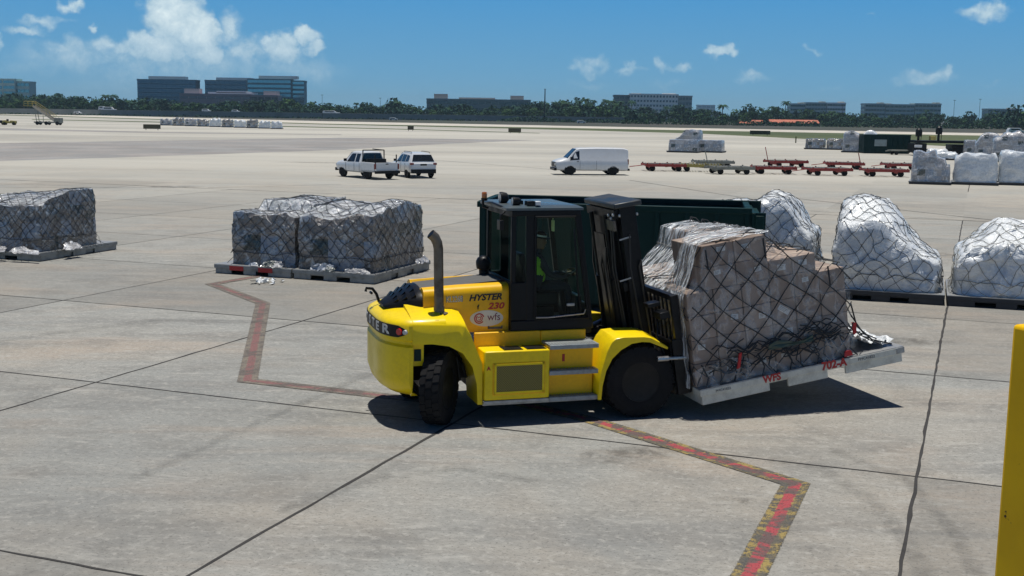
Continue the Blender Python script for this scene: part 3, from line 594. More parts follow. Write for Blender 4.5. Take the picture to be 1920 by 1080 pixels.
wheel(-2.94, -.84, .53, .30, 'rear_wheel', R(60)); wheel(-2.94, .80, .53, .30, 'rear_wheel', R(60))
# cab: posts, roof, windows, door, interior
mb = MB(); x0, x1, y0, y1, zb, zt = -1.86, -.74, -.70, .70, 1.27, 3.02
def post(xa, ya, xb, yb, wd=.085, wy=.07, a=zb, b=zt): mb.loft([[(xa-wd/2, ya-wy/2, a), (xa+wd/2, ya-wy/2, a), (xa+wd/2, ya+wy/2, a), (xa-wd/2, ya+wy/2, a)], [(xb-wd/2, yb-wy/2, b), (xb+wd/2, yb-wy/2, b), (xb+wd/2, yb+wy/2, b), (xb-wd/2, yb+wy/2, b)]])
for sg in (-1, 1):
    post(x0+.04, sg*.66, x0+.04, sg*.66, .07); post(-1.56, sg*.68, -1.58, sg*.68, .13); post(-.62, sg*.68, -.86, sg*.68, .08)
    mb.box((x0, sg*.70-.025, zb), (-.60, sg*.70+.025, 1.90 if 0 else 1.42)); mb.box((x0, sg*.69-.02, 1.42), (-1.52, sg*.69+.02, 1.98)); mb.box((x0, sg*.69-.03, 2.94), (-.82, sg*.69+.03, 3.02))
mb.box((x0, -.66, 1.27), (x0+.05, .66, 1.99)); mb.box((x0, -.66, 2.92), (x0+.05, .66, 3.02)); mb.box((-.66, -.66, 1.27), (-.60, .66, 1.62)); mb.box((x0, -.68, 1.2), (-.60, .68, 1.29)); mb.box((-.90, -.66, 2.95), (-.82, .66, 3.02))
cabo = mb.build('cab', B, fk, bevel=.012)
mb = MB(); mb.loft([[(-1.95, -.72, 3.02), (-.78, -.72, 3.02), (-.78, .72, 3.02), (-1.95, .72, 3.02)], [(-1.95, -.72, 3.055), (-.78, -.72, 3.055), (-.78, .72, 3.055), (-1.95, .72, 3.055)], [(-1.88, -.64, 3.085), (-.84, -.64, 3.085), (-.84, .64, 3.085), (-1.88, .64, 3.085)]])
roof = mb.build('roof', paint('grey_blue_roof', (.07, .10, .115), .3, wear=.3, coat=.2), cabo, smooth=30)
def pane(name, pts, parent, mat='cab_glass', th=.006):
    pts = [Vector(p) for p in pts]; nn = (pts[1]-pts[0]).cross(pts[2]-pts[0]).normalized()*th
    mb = MB(); n = len(pts); mb.add([p for p in pts] + [p+nn for p in pts], [tuple(range(n)), tuple(range(2*n-1, n-1, -1))] + [(i, (i+1) % n, (i+1) % n+n, i+n) for i in range(n)]); return mb.build(name, MAT[mat], parent, smooth=0)
pane('rear_window', [(x0+.02, -.62, 2.0), (x0+.02, .62, 2.0), (x0+.02, .62, 2.9), (x0+.02, -.62, 2.9)], cabo)
for sg in (-1, 1): pane('quarter_window', [(x0+.08, sg*.69, 1.99), (-1.63, sg*.69, 1.99), (-1.65, sg*.69, 2.93), (x0+.08, sg*.69, 2.93)], cabo)
pane('windscreen', [(-.63, -.63, 1.64), (-.63, .63, 1.64), (-.86, .63, 2.93), (-.86, -.63, 2.93)], cabo)
mb = MB()
dp = [(-1.49, 1.43), (-.66, 1.43), (-.90, 2.93), (-1.51, 2.93)]
for (a, b) in zip(dp, dp[1:] + dp[:1]): mb.tube([(a[0], -.715, a[1]), (b[0], -.715, b[1])], .022, 6)
mb.tube([(-1.48, -.73, 1.46), (-1.30, -.745, 1.46), (-.75, -.745, 1.50), (-.72, -.73, 1.56)], .012, 6, mi=1)
door = mb.build('door', [B, MAT['chrome']], cabo)
pane('window', [(-1.47, -.715, 1.45), (-.68, -.715, 1.45), (-.91, -.715, 2.91), (-1.49, -.715, 2.91)], door, th=.004)
mb = MB(); mb.box((-1.02, -.76, 1.62), (-.90, -.735, 1.66)); mb.build('handle', MAT['alu'], door, bevel=.005)
mb = MB(); mb.tube([(-.80, -.745, 1.55), (-.87, -.79, 1.9), (-.92, -.79, 2.5), (-.93, -.745, 2.75)], .014, 6); mb.build('grab_rail', B, cabo)
mb = MB(); mb.box((-1.46, -.26, 1.55), (-.98, .26, 1.76)); mb.box((-1.36, -.2, 1.29), (-1.02, .2, 1.55)); mb.loft([[(-1.50, -.25, 1.74), (-1.36, -.25, 1.74), (-1.36, .25, 1.74), (-1.50, .25, 1.74)], [(-1.60, -.20, 2.34), (-1.50, -.20, 2.34), (-1.50, .20, 2.34), (-1.60, .20, 2.34)]])
mb.build('seat', MAT['black'], cabo, bevel=.03)
mb = MB(); mb.tube([(-.72, 0, 1.3), (-.79, 0, 1.97)], .035, 8)
for k in range(24):
    a, b = 2*pi*k/24, 2*pi*(k+1)/24; c = Vector((-.80, 0, 2.0)); ux = Vector((0, 1, 0)); uy = Vector((-.45, 0, .89)) .normalized(); uy = Vector((.80, 0, .35)).normalized()
    mb.tube([c + (ux*cos(a)+uy*sin(a))*.19, c + (ux*cos(b)+uy*sin(b))*.19], .014, 6, caps=False)
for k in range(3):
    a = 2*pi*k/3+.5; c = Vector((-.80, 0, 2.0)); mb.tube([c, c + (Vector((0, 1, 0))*cos(a) + Vector((.92, 0, .4))*sin(a))*.19], .012, 5)
mb.build('steering_wheel', MAT['black_metal'], cabo, smooth=40)
mb = MB(); mb.box((-.76, -.40, 1.29), (-.66, .40, 1.72)); mb.box((-.82, .36, 1.8), (-.74, .50, 1.98)); mb.build('dashboard', MAT['black_metal'], cabo, bevel=.02)
mb = MB(); mb.box((-1.12, -.36, 2.68), (-1.10, -.27, 2.84)); mb.tube([(-1.11, -.31, 2.84), (-1.11, -.31, 2.95)], .006); mb.build('paper_tag', paint('cream_paper', (.75, .74, .35), .6, wear=.1), cabo)
# things on the cab roof
mb = MB(); mb.tube([(-1.94, .28, 2.98), (-2.02, .30, 3.0), (-2.02, .30, 3.10)], .02); mb.lathe([(.045, 3.09), (.05, 3.12), (.05, 3.13)], (-2.0, .3, 0)); mb.build('beacon_bracket', B, cabo)
mb = MB(); mb.lathe([(.04, 3.13), (.043, 3.20), (.035, 3.22), (0.0, 3.225)], (-2.0, .3, 0), n=14); mb.build('beacon', MAT['amber'], cabo)
for x, y, z, s_ in ((-1.84, -.10, 3.16, 1.), (-1.78, -.55, 3.14, .75)):
    mb = MB(); mb.lathe([(.04*s_, .10), (.075*s_, .07), (.09*s_, .0), (.088*s_, -.03), (.08*s_, -.035)], (x, y, z), 'x', 16); mb.tube([(x, y, z-.02), (x+.02, y, z-.12)], .02); lm = mb.build('work_light', B, cabo)
    mb = MB(); mb.lathe([(.075*s_, -.036), (.0, -.045)], (x, y, z), 'x', 16, close=False); mb.build('lens', MAT['clear_lens'], lm)
mb = MB(); mb.tube([(-1.93, -.60, 3.0), (-2.0, -.62, 2.95), (-2.0, -.60, 2.85)], .016); mb.box((-2.03, -.68, 2.74), (-1.97, -.52, 2.88)); mb.tube([(-1.93, -.50, 3.05), (-1.96, 0, 3.08), (-1.93, .5, 3.05)], .02); mb.box((-1.62, -.66, 3.07), (-1.50, -.52, 3.15)); mb.box((-1.70, -.40, 3.08), (-1.60, -.2, 3.14))
mb.build('roof_fittings', MAT['black_metal'], cabo, bevel=.008)
mb = MB(); mb.box((-1.50, -.69, 3.09), (-1.42, -.60, 3.15)); mb.build('camera_housing', MAT['white_paint'], cabo, bevel=.01)
# air intake on the bonnet
mb = MB(); mb.tube([(-1.98, .35, 1.90), (-1.98, .35, 2.06)], .075, 12); mb.lathe([(.07, 2.04), (.105, 2.06), (.115, 2.12), (.115, 2.17), (.09, 2.22), (.04, 2.25), (0, 2.255)], (-1.99, .35, 0), n=18); mb.build('air_intake', B, fk, smooth=40)
# writing on the bonnet side
T = side_T(-2.215, -.603, 1.76, R(-1.5)); text_mesh('lettering', "HYSTER", .125, MAT['black_ink'], T, hood, bold=.004, shear=.28, sx=1.12)
T = side_T(-2.67, -.603, 1.745, R(-1.5)); text_mesh('lettering', "KL2268", .115, MAT['sticker'], T, hood, bold=.0, sx=.66, space=1.0); 
T = side_T(-2.67, -.6022, 1.745, R(-1.5)); text_mesh('lettering', "KL2268", .122, MAT['grey_ink'], T, hood, bold=.004, sx=.66, ext=.0006)
T = side_T(-2.055, -.603, 1.63); text_mesh('lettering', "230", .125, MAT['red_ink'], T, hood, bold=.004, shear=.25, sx=1.25)
T = side_T(-2.32, -.603, 1.62); text_mesh('lettering', "f", .09, MAT['green_dump'], T, hood, sx=1.0, bold=.003)
mb = MB(); vs = [(-2.19 + .25*cos(2*pi*k/40), .0, 1.455 + .118*sin(2*pi*k/40)) for k in range(40)]
mb.add([(x, -.6035, z) for x, _, z in vs] + [(x, -.600, z) for x, _, z in vs], [tuple(range(40))] + [(k, (k+1) % 40, (k+1) % 40+40, k+40) for k in range(40)])
wfs = mb.build('logo', MAT['sticker'], hood, smooth=0)
T = side_T(-2.08, -.6045, 1.47); text_mesh('lettering', "wfs", .155, paint('purple_ink', (.16, .03, .06), .5, wear=0), T, wfs, sx=.95, ext=.001)
for r0_, r1_, a0 in ((.060, .078, .3), (.038, .052, 2.2), (.016, .028, 4.0)):
    mb = MB(); vs = []; n = 26
    for k in range(n+1):
        a = a0 + 5.3*k/n
        for rr in (r0_, r1_): vs.append((-2.30 + rr*cos(a), -.6048, 1.455 + rr*sin(a)))
    mb.add(vs, [(2*k, 2*k+1, 2*k+3, 2*k+2) for k in range(n)]); mb.build('emblem_ring', MAT['red_ink'], wfs, smooth=0)
mb = MB(); mb.box((-2.16, -.612, 1.295), (-1.96, -.60, 1.325)); mb.box((-2.17, -.612, 1.30), (-2.15, -.60, 1.34)); mb.box((-1.97, -.612, 1.30), (-1.95, -.60, 1.34)); mb.build('latch', MAT['exhaust'], hood)
# ---- mast, tilted back
MT = R(-9.5); MP = Matrix.Translation((.45, 0, .5)) @ Matrix.Rotation(MT, 4, 'Y')
BM = MAT['black_metal']
mast = MB()
for sg in (-1, 1):
    mast.box((-.22, sg*.58-.07, -.30), (.0, sg*.58+.07, 2.60), T=MP)
    mast.box((-.20, sg*.53-.012, -.30), (-.02, sg*.53-.010, 2.55), T=MP)
for z in (.35, 1.35, 2.45): mast.box((-.29, -.60, z), (-.22, .60, z+.13), T=MP)
mo = mast.build('mast', BM, fk, bevel=.01)
mb = MB()
for sg in (-1, 1): mb.box((-.05, sg*.42-.05, -.25), (.10, sg*.42+.05, 2.66), T=MP)
for z in (-.1, .8, 1.8, 2.52): mb.box((-.04, -.42, z), (.03, .42, z+.10), T=MP)
mb.build('inner_mast', BM, mo, bevel=.008)
mb = MB(); mb.box((-.30, -.66, 2.60), (.14, .66, 2.68), T=MP); mb.build('top_plate', paint('blue_grey_plate', (.018, .028, .036), .4, wear=.3), mo, bevel=.02)
for sg in (-1, 1):
    mb = MB(); mb.cyl((-.33, sg*.30, -.1), (-.33, sg*.30, 1.5), .065, n=14, T=MP); mb.cyl((-.33, sg*.30, 1.5), (-.33, sg*.30, 2.5), .035, n=12, T=MP, mi=1); mb.build('lift_cylinder', [BM, B], mo)
    mb = MB(); mb.cyl((-.95, sg*.50, .72), (-.35, sg*.50, 1.0), .06, n=12); mb.cyl((-.35, sg*.50, 1.0), (.30, sg*.52, 1.28), .035, n=10, mi=1); mb.build('tilt_cylinder', [BM, MAT['chrome']], fk)
for y in (-.18, .18, -.10, .10):
    mb = MB(); mb.box((-.12, y-.015, .3), (-.10, y+.015, 2.5), T=MP); mb.build('chain', BM, mo)
for k, (y, xx) in enumerate(((-.50, -.30), (-.46, -.32), (-.66, -.12), (.46, -.3), (-.25, -.36), (.0, -.34), (-.70, .0))):
    mb = MB(); mb.tube([(xx, y, 2.4-.1*k), (xx-.04, y+.02, 1.7), (xx-.02, y-.02, 1.0), (xx+.02, y, .25)], .014, 6, T=MP); mb.build('hydraulic_hose', paint('hose_%d' % k, (.02, .02, .02), .35, wear=.6, dirt=(.05, .05, .05)), mo, smooth=60)
mb = MB(); mb.box((-.245, -.52, -.2), (-.235, .52, 2.45), T=MP); mb.box((-.36, -.20, .4), (-.34, .20, 2.2), T=MP); mb.build('hose_guard', BM, mo)
mb = MB(); mb.box((-.34, -.64, 2.28), (-.30, -.28, 2.44), T=MP); mb.build('control_plate', MAT['exhaust'], mo, bevel=.006)
for (x, y, z) in ((-.31, -.60, 2.52), (-.31, -.40, 2.50), (-.23, -.652, 2.50), (.05, -.655, 2.48), (-.31, -.50, 2.46)):
    mb = MB(); mb.lathe([(.02, -.02), (.026, 0), (.0, .006)], (x, y, z), 'x', 8, T=MP); mb.build('marker_lamp', MAT['clear_lens'], mo)
for (x, z) in ((.02, 2.15), (-.12, 1.55)):
    mb = MB(); mb.box((x-.08, -.665, z), (x+.10, -.652, z+.022), T=MP @ Matrix.Rotation(R(-6), 4, 'Y')); mb.build('bracket', MAT['alu'], mo)
# carriage, backrest and forks move together
ca = MB()
for z in (-.22, .42): ca.box((.10, -1.15, z), (.20, 1.15, z+.15), T=MP)
for sg in (-1, 1):
    ca.box((.12, sg*1.17-.035, -.22), (.34, sg*1.17+.035, .62), T=MP); ca.box((.18, sg*1.17-.035, .62), (.30, sg*1.17+.035, 1.28), T=MP); ca.box((.0, sg*.34-.05, -.2), (.12, sg*.34+.05, .75), T=MP)
ca.box((.20, -1.17, 1.20), (.28, 1.17, 1.28), T=MP)
for k in range(15): ca.box((.22, -1.05 + .15*k - .012, .55), (.25, -1.05 + .15*k + .012, 1.22), T=MP)
ca.tube([(.02, -1.0, .9), (-.05, -1.06, .7), (.02, -1.1, .4), (.1, -1.12, .2)], .02, 6, T=MP); ca.box((.0, -1.16, .95), (.16, -.9, 1.05), T=MP); ca.box((-.1, -1.0, 1.12), (.1, -.8, 1.18), T=MP)
cr = ca.build('carriage', BM, fk, bevel=.006)
mb = MB(); mb.cyl((-.15, -1.22, .40), (.30, -1.22, .33), .028, n=10, T=MP); mb.cyl((-.15, -1.22, .40), (.02, -1.22, .375), .04, n=10, T=MP, mi=0); mb.build('fork_positioner', MAT['chrome'], cr)
for sg in (-1, 1):
    mb = MB(); mb.prism([(.24, .50), (.31, .50), (.31, -.26), (1.0, -.268), (2.5, -.290), (2.5, -.310), (1.0, -.335), (.24, -.335)], sg*.62-.09, sg*.62+.09, T=MP); mb.build('fork', BM, cr)
# ---------------------------------------------------------------- cargo
def pallet(T, Lx, Ly, mat, label, th=.24, pockets=((.30, .16), (.62, .16)), group=None, name='cargo_pallet'):
    "T puts the near left top corner; x along the near edge, y away, z up"
    o = empty(name, (0, 0, 0), 0, label, 'pallet', group); o.matrix_world = T
    mb = MB(); mb.box((.03, .03, -th*.42), (Lx-.03, Ly-.03, -.004)); mb.box((0, 0, -th*.42), (Lx, Ly, -.012)) if 0 else None
    mb.box((0, 0, -.10), (Lx, .05, -.006)); mb.box((0, Ly-.05, -.10), (Lx, Ly, -.006)); mb.box((0, .05, -.10), (.05, Ly-.05, -.006)); mb.box((Lx-.05, .05, -.10), (Lx, Ly-.05, -.006))
    if th > .2:
        for y0_ in (.025, Ly-.065):
            xs = [.03] + [v for p, w_ in pockets for v in (p*Lx - w_*Lx/2, p*Lx + w_*Lx/2)] + [Lx-.03]
            for a, b in zip(xs[::2], xs[1::2]): mb.box((a, y0_, -th), (b, y0_+.04, -.102))
            mb.box((.04, y0_+.01, -.13), (Lx-.04, y0_+.03, -.103))
        for x0_ in (.03, Lx-.07):
            for a, b in ((.07, .30*Ly), (.42*Ly, .58*Ly), (.70*Ly, Ly-.07)): mb.box((x0_, a, -th), (x0_+.04, b, -.102))
        for k in range(5): mb.box((.1 + (Lx-.25)*k/4, .10, -th+.01), (.16 + (Lx-.25)*k/4, Ly-.10, -.105)) if k in (0, 2, 4) else None
    else:
        mb.box((.04, .04, -th), (Lx-.04, Ly-.04, -.102))
    mb.build('base', mat, o, bevel=.006)
    mb = MB(); mb.box((.005, .005, -.006), (Lx-.005, Ly-.005, .006)); mb.build('deck_sheet', MAT['alu'], o)
    return o
def smooth01(t): t = max(0, min(1, t)); return t*t*(3-2*t)
def cargo(T, a, b, H, mat, label, bul=.03, taper=.02, amp=.03, fr=2.0, net=None, rope='rope', skirt=.0, res=.09, rad=.012, group=None, name='wrapped_cargo', seed=0, round_=.10, sag=None, net_off=.02, rc=.07, topmat=None, loose=0):
    o = empty(name, (0, 0, 0), 0, label, 'cargo', group); o.matrix_world = T
    S = Vector((seed*7.3, seed*3.1, 0))
    def mapp(x, y, z, off=0.):
        u, v = x/a, y/b; h = H(min(1, max(0, u)), min(1, max(0, v))); t = max(0, min(1, z/max(.05, h)))
        k = 1 + bul*sin(pi*t) - taper*t - round_*max(0, (t-.86)/.14)**2*.3
        # rounded corners in plan
        cu, cv = (u-.5)*2, (v-.5)*2; cr_ = 1 - rc*(abs(cu*cv))**5
        kk = k*cr_; p = Vector(((x-a/2)*kk + a/2, (y-b/2)*kk + b/2, z))
        q = p*fr + S; d = noise.noise_vector(q)*amp + noise.noise_vector(q*2.7)*amp*.5 + noise.noise_vector(q*6.5)*amp*.35
        f = min(1, z/.15); p += Vector((d.x*f, d.y*f, d.z*f*1.3))
        if off:
            n = Vector(((cu)**5, (cv)**5, .8 if t > .93 else 0)); p += (n.normalized() if n.length > 1e-4 else Vector((0, 0, 1)))*off
        if off and skirt and z < .42:
            e = ((.42-z)/.42)**1.6*skirt; p.x += e*(1 if cu > .97 else -1 if cu < -.97 else 0); p.y += e*(1 if cv > .97 else -1 if cv < -.97 else 0)
        return p
    nx, ny, nz = max(3, int(a/res)), max(3, int(b/res)), max(4, int(H(.5, .5)/res)); mb = MB()
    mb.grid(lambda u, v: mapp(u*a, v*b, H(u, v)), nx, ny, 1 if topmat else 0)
    mb.grid(lambda u, v: mapp(u*a, 0, v*H(u, 0)), nx, nz); mb.grid(lambda u, v: mapp(u*a, b, v*H(u, 1)), nx, nz)
    mb.grid(lambda u, v: mapp(0, u*b, v*H(0, u)), ny, nz); mb.grid(lambda u, v: mapp(a, u*b, v*H(1, u)), ny, nz)
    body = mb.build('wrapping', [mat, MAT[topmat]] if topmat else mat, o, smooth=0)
    me = body.data; bm = bmesh.new(); bm.from_mesh(me); bmesh.ops.remove_doubles(bm, verts=bm.verts, dist=.002); bmesh.ops.recalc_face_normals(bm, faces=bm.faces); bm.to_mesh(me); bm.free()
    me.polygons.foreach_set('use_smooth', [True]*len(me.polygons)); me.set_sharp_from_angle(angle=R(58))
    for k in range(loose):
        rg_ = random.Random(seed*31+k); w_, h_ = rg_.uniform(.3, .7), rg_.uniform(.08, .22); f_ = k % 2; s0 = rg_.uniform(.05, max(.1, (a if f_ == 0 else b)-w_)); mb = MB()
        def lf(u, v):
            q = s0+u*w_; z = .02 + v*h_*(.6+.4*sin(u*3.1)); p = mapp(q, 0, z, .05) if f_ == 0 else mapp(a, q, z, .05)
            n_ = noise.noise_vector(p*7+S)*.04 + noise.noise_vector(p*17)*.03; return p + n_ + Vector((0, -.02*(1-v), 0) if f_ == 0 else (.02*(1-v), 0, 0))
        mb.grid(lf, 16, 10); mb.build('loose_film', MAT['film_grey'], o, smooth=60)
    if net:
        mb = MB(); st = .10; rng = random.Random(seed+5)
        def run(fn, lo, hi, inside):
            seg = []; n = int((hi-lo)/st)
            for i in range(n+1):
                q = lo + (hi-lo)*i/n
                if inside(q): seg.append(fn(q))
                else:
                    if len(seg) > 1: mb.tube(seg, rad, 4, caps=False)
                    seg = []
            if len(seg) > 1: mb.tube(seg, rad, 4, caps=False)
        def jig(x, z): n_ = noise.noise((x*1.1+seed, z*1.1, 4))*net*.6 + noise.noise((x*3.1+seed, z*3.1, 9))*net*.25; return n_
        for face in range(4):
            wl = a if face < 2 else b; hm = 3.2
            for sg in (-1, 1):
                c = -hm - 1
                while c < wl + hm + 1:
                    def pt(z, c=c, sg=sg):
                        s_ = c + sg*z; s_ += jig(s_, z); z2 = z + jig(s_+7, z)*.8
                        z2 = max(.0, z2); s_ = min(wl, max(0, s_))
                        X, Y_ = {0: (s_, 0), 1: (s_, b), 2: (0, s_), 3: (a, s_)}[face]
                        return mapp(X, Y_, min(z2, H(X/a, Y_/b)), net_off)
                    def ins(z, c=c, sg=sg):
                        s_ = c + sg*z
                        if not 0 <= s_ <= wl: return False
                        X, Y_ = {0: (s_, 0), 1: (s_, b), 2: (0, s_), 3: (a, s_)}[face]
                        return z <= H(X/a, Y_/b) + .02
                    run(pt, 0, hm, ins); c += net*1.42
            seg = []
            for zz in (.34,) if face in (0, 3) else ():
                for i in range(int(wl/.1)+1):
                    s_ = min(wl, i*.1); X, Y_ = {0: (s_, 0), 3: (a, s_)}[face]; seg.append(mapp(X, Y_, zz + .06*noise.noise((s_*2, seed, 1)), net_off*1.3))
                mb.tube(seg, rad*1.4, 4, caps=False)
        for sg in (-1, 1):
            c = -(a+b)
            while c < a+b+1:
                def pt(x, c=c, sg=sg):
                    y = c + sg*x; y += jig(x, y)*.6; y = min(b, max(0, y)); return mapp(x, y, H(x/a, y/b), net_off)
                run(pt, 0, a, lambda x, c=c, sg=sg: 0 <= c + sg*x <= b); c += net*1.42
        mb.build('cargo_net', MAT[rope], o, smooth=0)
    return o
def place(px, py, rz, dx=0, dy=0, z=.25):
    "matrix whose origin is near the ground point of a pixel"
    p = gp(px, py); return Matrix.Translation((p.x, p.y, z)) @ Matrix.Rotation(rz, 4, 'Z') @ Matrix.Translation((dx, dy, 0))
# -- the pallet on the forks
PT = FM @ Matrix.Translation((.83, -1.45, .42)) @ Matrix.Rotation(R(-8.7), 4, 'Y')
fp = pallet(PT, 3.44, 2.9, MAT['slave'], 'pale grey pallet tilted up on the forklift forks, with red WFS and 702-A lettering', pockets=((.375, .09), (.66, .09)))
def pl_text(t, x, z, size, m, **k): text_mesh('lettering', t, size, MAT[m], side_T(x, -.003, z), fp, **k)
pl_text("WFS", 1.17, -.05, .15, 'red_ink', bold=.006, sx=1.0); pl_text("702-A", 2.22, -.045, .17, 'red_ink', bold=.007, sx=1.0); pl_text("PMC41822", 2.78, -.055, .06, 'grey_ink', sx=1.1); pl_text("PMC41822", .37, -.06, .05, 'grey_ink', sx=1.1)
mb = MB(); mb.box((3.30, -.006, -.098), (3.445, .04, -.004)); mb.build('corner_cap', MAT['alu'], fp, bevel=.004)
bx_root = []; Y0 = .12; rng = random.Random(3)
BG = 'cardboard boxes stacked under the net on the forklift pallet'
def cbox(x0_, x1_, y0_, y1_, z0_, z1_, face=False, label=None, sticker=None):
    g_ = .006; mb = MB(); a, b, c = (x1_-x0_)/2-g_, (y1_-y0_)/2-g_, (z1_-z0_)/2
    mb.box((-a, -b, -c+.002), (a, b, c-.002))
    o = mb.build('cardboard_box', MAT['cardboard'], None, smooth=0, bevel=.012, seg=2)
    j = rng.uniform(-.02, .02); o.matrix_world = PT @ Matrix.Translation(((x0_+x1_)/2, (y0_+y1_)/2 + j*.5, (z0_+z1_)/2+.006)) @ Matrix.Rotation(j, 4, 'Z')
    top = z1_ > 1.4
    tag(o, label or 'brown cardboard box in the %s of the forklift stack, %s' % ('top step' if z0_ > 1.7 else 'upper step' if z0_ > 1.4 else ('bottom row', 'second row', 'third row', 'fourth row')[min(3, int(z0_/.34))], 'near face' if y0_ < .3 else 'far face' if y0_ > 2.2 else 'mast end' if x0_ < .5 else 'outer end' if x0_ > 2.1 else 'between the faces'), 'cardboard box', BG)
    if face and sticker is not False:
        sw, sh = rng.uniform(.09, .14), rng.uniform(.06, .09)
        sx_, sz_ = rng.uniform(-.4, .4)*a, rng.uniform(.0, .55)*c
        if sticker: sw, sh, sx_, sz_ = sticker
        mb = MB(); T_ = Matrix.Translation((sx_, -b-.004, sz_)) @ Matrix.Rotation(rng.uniform(-.1, .1) if not sticker else .65, 4, 'Y')
        mb.box((-sw/2, -.001, -sh/2), (sw/2, .003, sh/2), 0, T_)
        for k in range(3): mb.box((-sw*.38, -.0025, sh*(-.3+.25*k)), (sw*(.1+.1*k), -.001, sh*(-.3+.25*k)+sh*.08), 1, T_)
        mb.build('label', [MAT['sticker'], MAT['grey_ink']], o, smooth=0)
XS = [0, .42, .88, 1.33, 1.74, 2.16, 2.60]; ny = 5; DY = .54
for i in range(6):
    top = 1.38 if i == 5 else 1.42; nr = 4
    for r_ in range(nr):
        for j in range(ny):
            if 0 < i < 5 and 0 < j < ny-1 and r_ < nr-1: continue
            f = j == 0 and rng.random() < .62
            lab = st = None
            if (i, r_, j) == (3, 2, 0): f = True; st = (.20, .085, .0, .02); lab = 'cardboard box with a long slanting pale sticker in the middle of the forklift stack'
            cbox(XS[i] + (.14 if i == 0 and j > 1 else 0), XS[i+1], Y0+j*DY, Y0+(j+1)*DY, top*r_/nr, top*(r_+1)/nr, f, lab, st)
for r_ in range(2):
    for i, (a, b) in enumerate(((.30, .82), (.82, 1.35))):
        for j in range(ny):
            if i == 0 and j > 1: continue
            lo_ = .045*smooth01((j-.5)/2); cbox(max(a, .97) if i == 1 and j > 1 else a, b, Y0+j*DY, Y0+(j+1)*DY, 1.42+(.33-lo_)*r_, 1.42+(.33-lo_)*(r_+1), j == 0, None)
for a, b in ((1.35, 1.74), (1.74, 2.13)):
    for j in range(ny): cbox(a, b, Y0+j*DY, Y0+(j+1)*DY, 1.42, 1.68, j == 0, None)
# net and film over the boxes, following the stepped profile
HP = [(-.2, 1.2), (-.04, 1.42), (.0, 1.46), (.12, 1.70), (.33, 2.08), (1.37, 2.10), (1.46, 1.95), (1.75, 1.72), (2.14, 1.70), (2.30, 1.50), (2.62, 1.41), (2.9, 1.38)]
def Hs(x):
    for (a, za), (b, zb_) in zip(HP, HP[1:]):
        if x <= b: return za + (zb_-za)*(x-a)/(b-a)
    return HP[-1][1]
def sk_(y): return .60*smooth01((y-Y0-.45)/1.1)
def Hs2(x, y):
    s_ = sk_(y); return Hs(x) if x > 1.3 else max(1.455, min(2.11, Hs(x-s_))) - .08*smooth01((y-Y0-1.0)/1.5)*(x < 1.37) + .03*noise.noise((x*2, y*2, 6))
XE = 2.64; YE = Y0 + ny*DY
mb = MB(); st = .08
def fl(seg, r=.0085):
    if len(seg) > 1: mb.tube(seg, r, 5, caps=False)
def jz(a, b): return noise.noise((a*.9, b*.9, 2))*.10 + noise.noise((a*2.3, b*2.3, 5))*.035
for sg in (-1, 1):
    c = -4.
    while c < 8:
        for face in ('near', 'far', 'left', 'right'):
            seg = []
            for i in range(0, 34):
                z = i*.07; s_ = c + sg*z; L_ = XE if face in ('near', 'far') else YE-Y0; ok = -.02 <= s_ <= L_ + .02
                hh = Hs(s_) if face == 'near' else Hs2(s_, YE)-.03 if face == 'far' else (1.46 if face == 'left' else 1.43)
                if not ok or z > hh + .03: fl(seg); seg = []; continue
                low = max(0, (.55-z)/.55); d = .03 + .022*noise.noise((s_*3, z*3, 7)); s2_ = s_ + jz(s_, z)*(1+low); z2 = max(.03, min(hh, z + jz(s_+5, z)*(.8+low)))
                if face == 'near': seg.append((min(XE+.02, max(-.03, s2_)), Y0 - d - low*.04, z2))
                elif face == 'far': seg.append((s2_, YE + d + low*.08, z2))
                elif face == 'left': seg.append((-d + .14*smooth01((s2_-.7)/.8), Y0 + s2_, z2))
                else: seg.append((XE + d*.6 + low**2*.62, Y0 + s2_, z2))
            fl(seg)
        seg = []
        for i in range(0, 60):
            x = i*.046; y = c + sg*x
            if x > XE or not 0 <= y <= YE-Y0: fl(seg); seg = []; continue
            sagz = -.03*(1 if .3 < x < 1.3 else 0)*abs(noise.noise((x*2, y*2, 1))); seg.append((x, Y0 + min(YE-Y0, max(0, y + jz(x, y)*.5)), Hs2(x, Y0+y) + .03 + sagz))
        fl(seg)
        c += .335*1.3
# gathered cords and slack hanging at the lower edge
for k in range(46):
    x = rng.uniform(.05, 2.5); z = rng.uniform(.18, .62); seg = []; a = rng.uniform(-.5, .5)
    for i in range(7): seg.append((x + i*.09*cos(a), Y0 - .05 - .02*rng.random(), z + .05*sin(i*1.3+k) - .02*i*sin(a))) 
    if seg[-1][0] < XE: fl(seg, .010)
for x in (.35, 1.28, 2.3): fl([(x, Y0-.04, Hs(x)-.05), (x+.01, Y0-.05, Hs(x)-.35)], .013)
for k in range(9):
    y = Y0 + .02 + k*.3; fl([(XE+.03, y, .8-.03*(k % 3)), (XE+.12, y+.03, .42), (XE+.36, y+.02, .16), (XE+.68, y, .035)], .013)
    fl([(XE+.06, y+.1, .62), (XE+.3, y+.16, .25), (XE+.66, y+.22, .04)], .011)
for k in range(12): x = .1 + k*.23; fl([(x, Y0-.04, .35), (x+.08*(-1)**k, Y0-.06, .14), (x+.02, .03, .015)], .011)
net = mb.build('cargo_net', MAT['rope'], None, smooth=0); net.matrix_world = PT; tag(net, 'black diamond cargo net pulled over the cardboard boxes on the forklift', 'cargo net')
